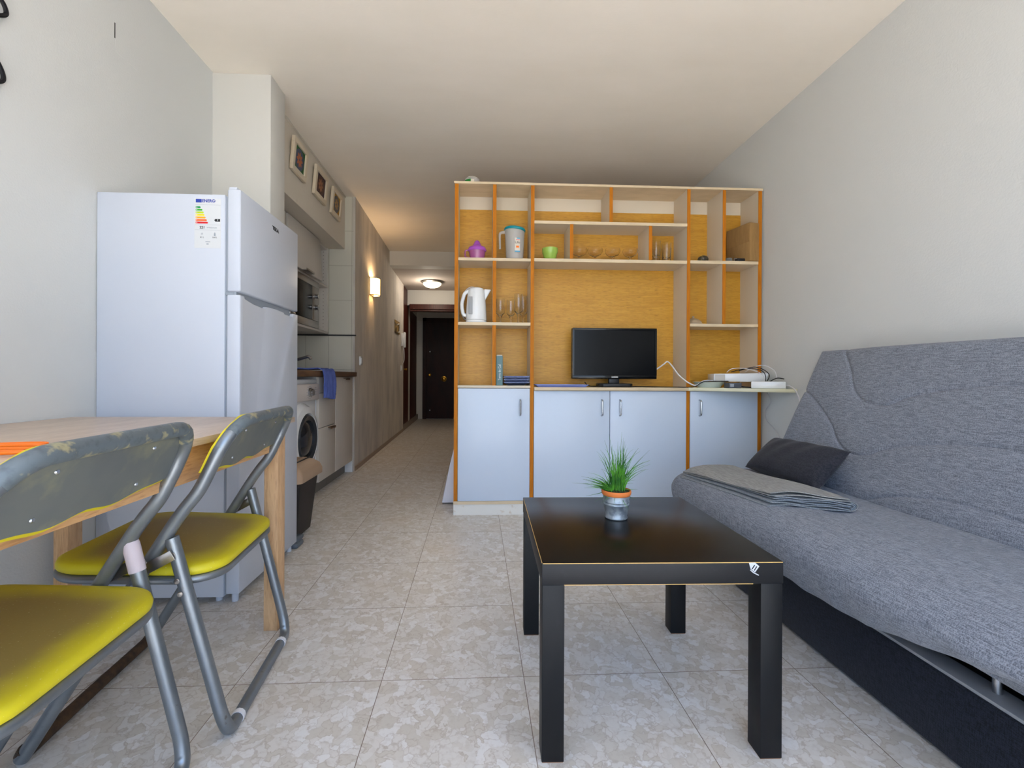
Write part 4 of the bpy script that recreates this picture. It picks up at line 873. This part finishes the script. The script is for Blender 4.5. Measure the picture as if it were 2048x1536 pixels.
# orange plastic straws / hangers on the table
t = thing('orange_tongs', 'bright orange plastic looped utensil lying on the oak table', 'utensil', (-.93, .90, TZ))
for q in ([(-1.02, .935, 0), (-.92, .945, .004), (-.842, .930, .004), (-.842, .915, .003), (-.92, .905, .003), (-1.03, .90, 0)],
          [(-1.05, .885, 0), (-.95, .860, .003), (-.846, .868, .004), (-.846, .853, .004), (-.95, .840, .003), (-1.06, .85, 0)],
          [(-1.08, .93, 0), (-1.0, .96, .003), (-.905, .975, .004), (-.90, .96, .003), (-1.0, .94, .003), (-1.08, .915, 0)]):
    ob('loop', MB().tube(cr([(p[0], p[1], TZ + .0035 + p[2]) for p in q], 6), .0035, n=8), M_ORANGE, t)
ob('hub', MB().box(-1.16, -1.04, .84, .95, TZ, TZ + .008, .003), M_ORANGE, t)
# ------------------------------------------------------------------ folding chairs (local frame: +x is the back of the chair)
HWD = .225
def chair(label, loc, rz, capped):
    t = thing('folding_chair', label, 'chair', loc, rz, 'yellow folding chairs at the oak table')
    M0 = ROOTM[t.name]
    L = lambda pts: [M0 @ Vector(p) for p in pts]
    side = [(-.203, .014), (.07, .467), (.122, .55), (.155, .595), (.180, .645), (.200, .69), (.222, .735), (.236, .757)]
    for s_ in (-1,): pass
    path = [(x, -HWD, z) for x, z in side[:-1]] + [(side[-1][0], -HWD + .004, side[-1][1])] + [(side[-1][0], HWD - .004, side[-1][1])] + [(x, HWD, z) for x, z in side[:-1][::-1]]
    # posts and rail
    low = []
    left = [Vector((x, -HWD, z)) for x, z in side]; right = [Vector((x, HWD, z)) for x, z in side]
    pl = cr(left[:-1], 5); pr_ = cr(right[:-1], 5)
    RC = .080
    xz = lambda z: float(np.interp(z, [p[1] for p in side], [p[0] for p in side]))
    corner = lambda s_: [Vector((xz(.757 - RC + RC * math.sin(a)), s_ * (HWD - RC + RC * math.cos(a)), .757 - RC + RC * math.sin(a))) for a in [math.radians(10 * k) for k in range(1, 10)]]
    pl = cr([(x, -HWD, z) for x, z in side[:5]] + [(xz(.677), -HWD, .677)], 5); pr_ = cr([(x, HWD, z) for x, z in side[:5]] + [(xz(.677), HWD, .677)], 5)
    mid = corner(-1) + corner(1)[::-1]
    ob('back_frame', MB().tube([M0 @ p for p in pl + mid + pr_[::-1]], .0145, n=16), M_GREYTUBE, t, smooth=60)
    # worn rail sleeve: upper run of the same tube
    fb = fillet([(-.215, -HWD, .03), (-.224, -HWD, .0125), (-.224, HWD, .0125), (-.215, HWD, .03)], .03, 5)
    ob('front_floor_bar', MB().tube(L(fillet([(-.194, -HWD, .036), (-.208, -HWD + .004, .0145), (-.210, 0, .0145), (-.208, HWD - .004, .0145), (-.194, HWD, .036)], .03, 6)), .0145, n=14), M_RUST, t, smooth=60)
    R = HWD + .001
    rp_ = fillet([(.100, -R + .0, .492), (.207, -R + .006, .06), (.217, -R + .02, .0145), (.217, R - .02, .0145), (.207, R - .006, .06), (.100, R, .492)], .05, 8)
    ob('rear_frame', MB().tube(L(rp_), .0145, n=16), M_GREYTUBE, t, smooth=60)
    for s_ in (-1, 1):
        if capped: ob('end_cap', MB().tube(L([(.112, s_ * R, .44), (.0995, s_ * R, .495), (.0975, s_ * R, .505)]), .0162, n=14, taper=lambda u: 1 - .25 * max(0, u - .6)), M_PINKCAP, t, smooth=60)
        ob('hinge_link', MB().box(-.046, .046, -.002, .002, -.012, .012, .001, M=M0 @ Matrix.Translation((.072, s_ * (HWD + .021), .437)) @ Matrix.Rotation(math.radians(-28), 4, 'Y')), M_STEEL, t)
        rv = MB()
        for (x, z) in ((.109, .455), (.118, .395), (.125, .365)):
            rv.lathe([(0, .002), (.005, .0015), (.0065, 0)], n=10, M=M0 @ Matrix.Translation((x, s_ * (R + .0146), z)) @ Matrix.Rotation(s_ * -math.pi / 2, 4, 'X'))
        ob('rivet', rv, M_STEEL, t)
        ob('foot_clip', MB().tube(L([(.217, s_ * (R - .062), .0145), (.217, s_ * (R - .076), .0145)]), .0160, n=12), M_CABLEW, t)
    # seat, slightly higher at the front
    Mt = M0 @ Matrix.Translation((0, 0, .425)) @ Matrix.Rotation(math.radians(4.0), 4, 'Y')
    def outl(a, b, r, n=8, d=0):
        o = []
        for cx_, cy_, a0 in ((a - r, b - r, 0), (-a + r, b - r, 90), (-a + r, -b + r, 180), (a - r, -b + r, 270)):
            for k in range(n + 1):
                an = math.radians(a0 + 90 * k / n); o.append((cx_ + (r - d) * math.cos(an), cy_ + (r - d) * math.sin(an)))
        return o
    rows = []
    for d, z in ((.006, -.024), (0, -.020), (-.001, -.012), (.002, -.004), (.010, .0), (.03, .002)):
        rows.append([Mt @ Vector((p[0], p[1], z)) for p in outl(.190, .212, .085, d=d)])
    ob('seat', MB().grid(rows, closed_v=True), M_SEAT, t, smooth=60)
    ob('seat_frame', MB().tube([Mt @ Vector((p[0], p[1], -.034)) for p in outl(.183, .205, .08)], .0105, closed=True, n=10), M_GREYTUBE, t, smooth=60)
    # backrest board
    nb = 28; fr_, bk_ = [], []
    def bx(z): # tube centre line x at height z
        zs = [p[1] for p in side]; xs = [p[0] for p in side]; return float(np.interp(z, zs, xs))
    def board(off0, off1, grow):
        rws = []
        cols = []
        for i in range(nb + 1):
            v = -1 + 2 * i / nb; y = v * (HWD + .003 + grow)
            rr_ = RC + .010; yc = HWD + .006 + grow - rr_
            zt = .768 + grow - (rr_ - math.sqrt(max(0, rr_ ** 2 - max(0, abs(y) - yc) ** 2)))
            zb = .640 - .014 * (1 - abs(v) ** 2) + .006 * math.cos(v * math.pi * 3) * (1 - abs(v)) - grow
            zt = max(zt, zb + .012)
            cols.append((y, zb, zt))
        A = []
        for k in range(9):
            u = k / 8; A.append([M0 @ Vector((bx(zb + (zt - zb) * u) + off0, y, zb + (zt - zb) * u)) for (y, zb, zt) in cols])
        B = []
        for k in range(9):
            u = k / 8; B.append([M0 @ Vector((bx(zb + (zt - zb) * u) + off1, y, zb + (zt - zb) * u)) for (y, zb, zt) in cols])
        loops = []
        for i in range(nb + 1): loops.append([A[k][i] for k in range(9)] + [B[k][i] for k in range(8, -1, -1)])
        return MB().grid(loops, closed_v=True)
    ob('backrest_board', board(-.0085, -.003, -.006), M_BACKPL, t, smooth=50)
    bp_ = ob('backrest_pad', board(-.0205, -.0088, 0), M_YELLOW, t, smooth=50)
    for (y, z) in ((-.11, .725), (.11, .725), (-.11, .655), (.11, .655)):
        ob('screw', MB().lathe([(0, .0022), (.003, .002), (.0045, 0)], n=10, M=M0 @ Matrix.Translation((bx(z) - .003, y, z)) @ RX), M_CHROME, t)
    rl_ = ob('worn_rail', MB().tube([M0 @ Vector(p) for p in (corner(-1)[3:] + corner(1)[::-1][:-3])], .0151, n=14), M_RAIL, t, smooth=60)
    return t
chair('yellow and grey folding chair nearer the fridge, tucked under the table', (-.83, 1.288, 0), math.radians(5.7), False)
chair('yellow and grey folding chair nearest the camera, with a pale cap on its leg', (-.838, .782, 0), math.radians(4.0), True)
# ------------------------------------------------------------------ coffee table
TA = -.0203
ct = thing('coffee_table', 'worn black low coffee table in the middle of the floor', 'table', (.1432, 1.001, 0), TA)
M0 = ROOTM[ct.name]
CW, CL, CH = .55, .55, .45
ob('tabletop', MB().box(.0, CW, 0, CL, CH - .05, CH, .0012, M=M0), [M_TABLEBK, M_TABLESD], ct)
o = ct.children[0] if ct.children else None
for p in bpy.data.objects['tabletop.001'].data.polygons if 'tabletop.001' in bpy.data.objects else []:
    if abs(p.normal.z) < .5: p.material_index = 1
for i, (x_, y_) in enumerate(((0.001, .001), (CW - .051, .001), (.001, CL - .051), (CW - .051, CL - .051))):
    lg = ob('leg', MB().box(x_, x_ + .05, y_, y_ + .05, .002, CH - .0503, .001, M=M0), M_LEGBK, ct)
    ob('worn_foot_edge', MB().box(x_ + .0015, x_ + .0485, y_ + .0015, y_ + .0485, 0, .0025, M=M0), mat('foot_raw', (150, 104, 70), .8), lg)
ob('worn_edge', MB().box(.002, CW - .002, -.0004, .002, CH - .0022, CH - .0006, M=M0).box(-.0004, .0015, .002, CL * .96, CH - .0014, CH - .0002, M=M0), M_RAW, ct)
ob('worn_edge', MB().box(.05, CW - .07, -.0003, .002, CH - .0503, CH - .0490, M=M0), M_RAW, ct)
ch = MB()
ch.prism([(.470, CH - .002), (.484, CH - .0015), (.494, CH - .010), (.484, CH - .024), (.474, CH - .016)], -.0005, .0003, 'y', M=M0)
ch.tube([M0 @ Vector(p) for p in ((.473, -.0008, CH - .018), (.480, -.0008, CH - .024), (.492, -.0008, CH - .030))], .0012, n=6)
ob('chipped_patch', ch, mat('chip_white', (190, 192, 196), .6), ct)
cm = MB()
for k in range(2): cm.tube([M0 @ Vector(p) for p in ((.477 + .005 * k, -.0010, CH - .016 - .003 * k), (.483 + .005 * k, -.0010, CH - .007 - .003 * k))], .0011, n=6)
ob('chipped_patch', cm, M_INK, ct)
# plant
c = (.409, 1.318, .4505)
pt = thing('potted_grass', 'potted green grass in a zinc bucket on the black coffee table', 'plant', c)
ob('zinc_pot', MB().lathe([(0, 0), (.031, 0), (.0325, .0015), (.033, .004), (.0315, .006), (.036, .040), (.0385, .042), (.0385, .045), (.0365, .047), (.0385, .049), (.0385, .052), (.037, .054), (.0395, .071), (.0375, .071), (.034, .05), (.030, .006), (0, .005)], c=c, n=44), M_ZINC, pt, smooth=50)
ob('clay_rim', MB().lathe([(.036, .066), (.0405, .069), (.0425, .073), (.0435, .079), (.0425, .083), (.0400, .083), (.0385, .076), (.037, .068)], c=c, n=44), M_TERRA, pt, smooth=50)
ob('moss', MB().lathe([(.0385, .070), (.037, .080), (.02, .084), (0, .085)], c=c, n=24), M_SOIL, pt)
rg = random.Random(3); gr = MB()
def blade(base, dx, dy, hh, bend, w=.0011):
    p = []; n = 7
    for k in range(n + 1):
        u = k / n
        p.append((base[0] + dx * u ** 1.5 * (1 + bend * u), base[1] + dy * u ** 1.5 * (1 + bend * u), base[2] + hh * (u - .28 * abs(bend) * u ** 3)))
    gr.tube(p, w, n=4, taper=lambda u: max(.12, 1 - u ** 2))
for k in range(135):
    a = rg.uniform(0, 6.283); r = rg.uniform(0, .026) ; b0 = (c[0] + .004 + r * math.cos(a), c[1] + r * math.sin(a) * .9, c[2] + .078)
    hh = rg.gauss(.108, .032); sp_ = rg.gauss(.010, .018); a2 = a + rg.gauss(0, .6)
    blade(b0, sp_ * math.cos(a2) + .006, sp_ * math.sin(a2), max(.04, hh), rg.uniform(-.2, 1.1))
for dx, hh, bd in ((.085, .125, .0), (.050, .13, .1), (.06, .095, .5), (.055, .11, .6), (-.045, .11, -.1), (-.038, .12, -.1), (.038, .15, .8), (-.03, .155, .6), (.045, .14, .3), (.07, .07, .0), (-.02, .16, .2), (.05, .085, .6)):
    blade((c[0] + .01 * (1 if dx > 0 else -1), c[1] + rg.uniform(-.01, .01), c[2] + .078), dx, rg.uniform(-.02, .02), hh, bd, .0012)
for k in range(48):
    blade((c[0] - .018, c[1] + rg.uniform(-.02, .02), c[2] + .078), -rg.uniform(.01, .055), rg.uniform(-.03, .02), rg.uniform(.01, .055), rg.uniform(.0, 1.2), .0013)
for dx, dy, hh in ((-.055, -.02, -.028), (-.045, -.03, -.03), (.012, -.045, -.045), (.035, -.03, -.02), (.045, -.01, .004), (-.02, -.04, -.03), (-.07, .0, -.02)):
    blade((c[0] + dx * .4, c[1] + dy * .5, c[2] + .083), dx * .7, dy * .8, hh, .3, .0012)
ob('grass_blades', gr, M_GRASS, pt, smooth=60)
# ------------------------------------------------------------------ sofa bed
SY0, SY1 = .22, 2.155
sf = thing('sofa_bed', 'grey fabric click-clack sofa bed along the right wall', 'sofa', (1.4, 1.19, 0))
ob('base_panel', MB().box(1.062, 1.084, SY0 + .02, SY1 - .22, .012, .190, .003), M_SOFAB, sf)
ob('base_rail', MB().box(1.070, 1.135, SY0 + .03, SY1 - .24, .1855, .197, .001), M_METALG, sf)
ob('base_side', MB().box(1.084, 1.70, SY1 - .24, SY1 - .22, .012, .20), M_SOFAB, sf)
ob('base_side', MB().box(1.084, 1.70, SY0 + .02, SY0 + .04, .012, .20), M_SOFAB, sf)
ob('base_back', MB().box(1.68, 1.70, SY0 + .02, SY1 - .22, .012, .20), M_SOFAB, sf)
ob('base_bottom', MB().box(1.084, 1.70, SY0 + .02, SY1 - .22, .012, .03), M_DARK, sf)
for y_ in (SY0 + .1, .91, 1.6): ob('support_leg', MB().tube([(1.110, y_, .195), (1.110, y_, .33)], .0085, n=12), M_CHROME, sf)
ob('slat_frame', MB().box(1.145, 1.40, SY0 + .06, SY1 - .10, .262, .285, .004).box(1.40, 1.58, SY0 + .06, SY1 - .10, .20, .285, .004), M_DARK, sf)
def seat_mesh():
    prof = [(1.50, .30), (1.50, .405), (1.43, .418), (1.36, .424), (1.25, .428), (1.15, .430), (1.06, .428), (1.00, .418), (.955, .398), (.930, .368), (.926, .335), (.940, .298), (.962, .268), (.985, .252), (1.01, .250), (1.05, .258), (1.20, .262)]
    P = [(p.x, p.z) for p in cr([(a, 0, b) for a, b in prof], 5, closed=True)]; m = len(P)
    cxm, czm = 1.2, .345; ys = [SY0 + (SY1 - SY0) * k / 260 for k in range(261)]; rows = []
    for y in ys:
        dE = min(y - SY0, SY1 - y); k = 1 - max(0, 1 - dE / .045) ** 2 * .5 if dE < .045 else 1
        kk = math.sqrt(max(0, 1 - (1 - min(1, dE / .05)) ** 2)) if dE < .05 else 1
        row = []
        for (x, z) in P:
            low = max(0, (.36 - z) / .11) if x < 1.04 else 0
            fz = 0; fx = 0
            if x < 1.06:
                wv = math.sin(y * 23 + 2 * math.sin(y * 7)) * .5 + math.sin(y * 51 + 1.3) * .3 + math.sin(y * 11) * .4
                fx += .007 * wv * min(1, low * 1.2) ; fx -= .004 * low
                fz += .010 * math.sin(y * 5.2 + .5) * low + (.24 * max(0, min(.32, 1.09 - y)) * low) - .03 * low * min(1, max(0, (y - 1.0) / .3))
            elif z > .40:
                fz += .0022 * math.sin(x * 60 + 3 * math.sin(y * 3)) + .0015 * math.sin(y * 9 + x * 20)
            xx = x + fx; zz = z + fz
            ins_ = .05 * (1 - kk)
            xx = xx + ins_ * (1 if xx < cxm - .1 else -1 if xx > cxm + .1 else 0); zz = zz + ins_ * .9 * (-1 if zz > czm else 1)
            row.append((xx, y, zz))
        rows.append(row)
    return MB().grid(rows, closed_v=True)
ob('seat_mattress', seat_mesh(), M_SOFA, sf, smooth=70)
QA = [(1.991, .66), (1.991, .642), (1.908, .542), (1.86, .465), (1.801, .414), (1.737, .394), (1.672, .395), (1.615, .427), (1.521, .458), (1.432, .475), (1.352, .486), (1.263, .487), (1.0, .44), (.7, .40), (.45, .48), (.30, .62)]
QB = [(2.163, .451), (2.067, .408), (1.96, .339), (1.884, .279), (1.841, .231), (1.786, .192), (1.721, .176), (1.654, .19), (1.617, .215), (1.538, .244), (1.427, .268), (1.328, .279), (1.196, .277), (.9, .20), (.6, .17), (.25, .25)]
QC = [(1.85, .03), (1.77, .012), (1.70, .002), (1.631, .004), (1.577, .021), (1.481, .057), (1.39, .077), (1.307, .088), (1.1, .08), (.8, .03)]
def back_mesh():
    LS = .665; ns, ny = 170, 480; TH = .115
    d = np.array([.409, 0, .9125]); nn = np.array([-.9125, 0, .409]); c0 = np.array([1.418, 0, .405])
    s = np.linspace(0, LS, ns); y = np.linspace(SY0, SY1, ny)
    SG, YG = np.meshgrid(s, y, indexing='ij')
    D = np.full(SG.shape, 9.)
    for Q in (QA, QB, QC):
        c_ = np.array([(p.x, p.y) for p in cr([(a, b, 0) for a, b in Q], 10)])
        for (ax, ay), (bx_, by) in zip(c_[:-1], c_[1:]):
            vx, vy = bx_ - ax, by - ay; l2 = vx * vx + vy * vy + 1e-12
            tt = np.clip(((YG - ax) * vx + (SG - ay) * vy) / l2, 0, 1)
            D = np.minimum(D, np.hypot(YG - ax - tt * vx, SG - ay - tt * vy))
    off = -.005 * np.exp(-(D / .0048) ** 2) - .006 * np.exp(-D / .035) + .005
    edge = np.minimum(np.minimum(YG - SY0, SY1 - YG) / .04, np.minimum((LS - SG) / .035, (SG + .01) / .03)); edge = np.clip(edge, 0, 1)
    off = off - .04 * (1 - np.sqrt(np.clip(1 - (1 - edge) ** 2, 0, 1)))
    off += .003 * np.sin(YG * 6 + SG * 5) + .012 * np.exp(-((SG - .06) / .05) ** 2)
    P = c0 + SG[..., None] * d + off[..., None] * nn + YG[..., None] * np.array([0, 1, 0])
    m = MB(); vs = [[m.bm.verts.new(P[i, j]) for j in range(ny)] for i in range(ns)]
    for i in range(ns - 1):
        for j in range(ny - 1): m.bm.faces.new((vs[i][j], vs[i + 1][j], vs[i + 1][j + 1], vs[i][j + 1]))
    # back shell
    rim = [vs[0][j] for j in range(ny)] + [vs[i][-1] for i in range(1, ns)] + [vs[-1][j] for j in range(ny - 2, -1, -1)] + [vs[i][0] for i in range(ns - 2, 0, -1)]
    prev = rim
    for dep, shr in ((.03, .0), (TH - .03, .0), (TH, .02)):
        cur = []
        for v in rim:
            q = v.co - Vector(nn) * 0; 
            base = Vector(c0) + Vector(d) * ((Vector(v.co) - Vector(c0)).dot(Vector(d)))
            p = Vector((base.x, v.co.y, base.z)) - Vector(nn) * (dep + .02)
            p.y += shr * (1 if p.y < 1.2 else -1); cur.append(m.bm.verts.new(p))
        n_ = len(rim)
        for k in range(n_): m.bm.faces.new((prev[k], prev[(k + 1) % n_], cur[(k + 1) % n_], cur[k]))
        prev = cur
    m.bm.faces.new(prev)
    bmesh.ops.recalc_face_normals(m.bm, faces=m.bm.faces[:]); return m
ob('back_mattress', back_mesh(), M_SOFA, sf, smooth=70)
# cushion: pillow shape between four corners
def cushion():
    n = 40; TL = Vector((1.425, 2.10, .578)); TR = Vector((1.428, 1.66, .585)); BL = Vector((1.262, 2.075, .445)); BR = Vector((1.258, 1.612, .445))
    nrm = (TR - TL).cross(BL - TL).normalized()
    if nrm.x > 0: nrm = -nrm
    F_, B_ = [], []
    for i in range(n + 1):
        u = i / n; rf, rb = [], []
        for j in range(n + 1):
            v = j / n; e = (4 * u * (1 - u)) ** .42 * (4 * v * (1 - v)) ** .42
            pu = .5 + (u - .5) * (1 - .05 * (4 * v * (1 - v))); pv = .5 + (v - .5) * (1 - .06 * (4 * u * (1 - u)))
            p = TL.lerp(TR, pu).lerp(BL.lerp(BR, pu), pv)
            wr = .004 * math.sin(u * 24 + v * 7) * (1 - v) * e
            rf.append(p + nrm * (.058 * e + wr)); rb.append(p - nrm * (.050 * e))
        F_.append(rf); B_.append(rb)
    m = MB().grid(F_); m2 = m.grid(B_); bmesh.ops.remove_doubles(m.bm, verts=m.bm.verts[:], dist=.0006)
    bmesh.ops.recalc_face_normals(m.bm, faces=m.bm.faces[:]); return m
tag(ob('throw_pillow', cushion(), M_CUSH, origin=(1.35, 1.86, .44), smooth=70), 'charcoal lumbar cushion leaning in the corner of the grey sofa bed', 'cushion')
# folded throw
def throw_layers():
    t = thing('folded_throw', 'folded grey throw blanket lying beside the cushion on the sofa bed', 'blanket', (1.09, 1.72, .432))
    # corner frame: far-left, near-left, near-right, far-right on the seat
    FL, NL, NR, FR = Vector((.955, 2.075, 0)), Vector((1.008, 1.515, 0)), Vector((1.205, 1.40, 0)), Vector((1.20, 2.07, 0))
    def seatz(x): return float(np.interp(x, [.93, .955, 1.0, 1.06, 1.15, 1.3], [.372, .400, .421, .431, .433, .431]))
    nl = 7
    for k in range(nl):
        rows = []; n = 26; m_ = 18; rgk = random.Random(k)
        ph = rgk.uniform(0, 6); sh = rgk.uniform(-.006, .006); th = .0068
        for i in range(n + 1):
            u = i / n; row = []
            for j in range(m_ + 1):
                v = j / m_; p = FL.lerp(NL, u).lerp(FR.lerp(NR, u), v)
                x = p.x + (.006 * math.sin(ph) if v < .05 else 0) + (1 - v) * .0035 * k * (1 if k < 5 else .6); y = p.y + sh * u
                flat = .45 + .55 * u
                z = seatz(x) + .003 + k * th * flat + .002 * math.sin(v * 9 + ph) * u + (.004 * math.sin(u * 7 + v * 3) if k == nl - 1 else 0)
                row.append((x, y, z))
            rows.append(row)
        m = MB().grid(rows); bmesh.ops.solidify(m.bm, geom=m.bm.faces[:], thickness=.0032)
        ob('layer', m, M_THROW if k >= nl - 2 else M_THROWIN, t, smooth=60)
    # rounded fold along the near-right side
    for k in range(3):
        r = .016 - .004 * k; cxr = NR + Vector((-.002 - .004 * k, 0, 0)); pts = []
        for i in range(2):
            p = FR.lerp(NR, [.0, 1.0][i]); pts.append((p.x, p.y, seatz(p.x) + .0195 * (.45 + .55 * i)))
        arcs = []
        for q, sc_ in ((pts[0], .5), (pts[1], 1)):
            arcs.append([(q[0] + r * 1.5 * math.sin(a_), q[1], q[2] + r * sc_ * math.cos(a_)) for a_ in [math.pi * w / 10 for w in range(11)]])
        m = MB().grid(arcs); bmesh.ops.solidify(m.bm, geom=m.bm.faces[:], thickness=.0028)
        ob('fold', m, M_THROW if k == 0 else M_THROWIN, t, smooth=60)
    return t
throw_layers()
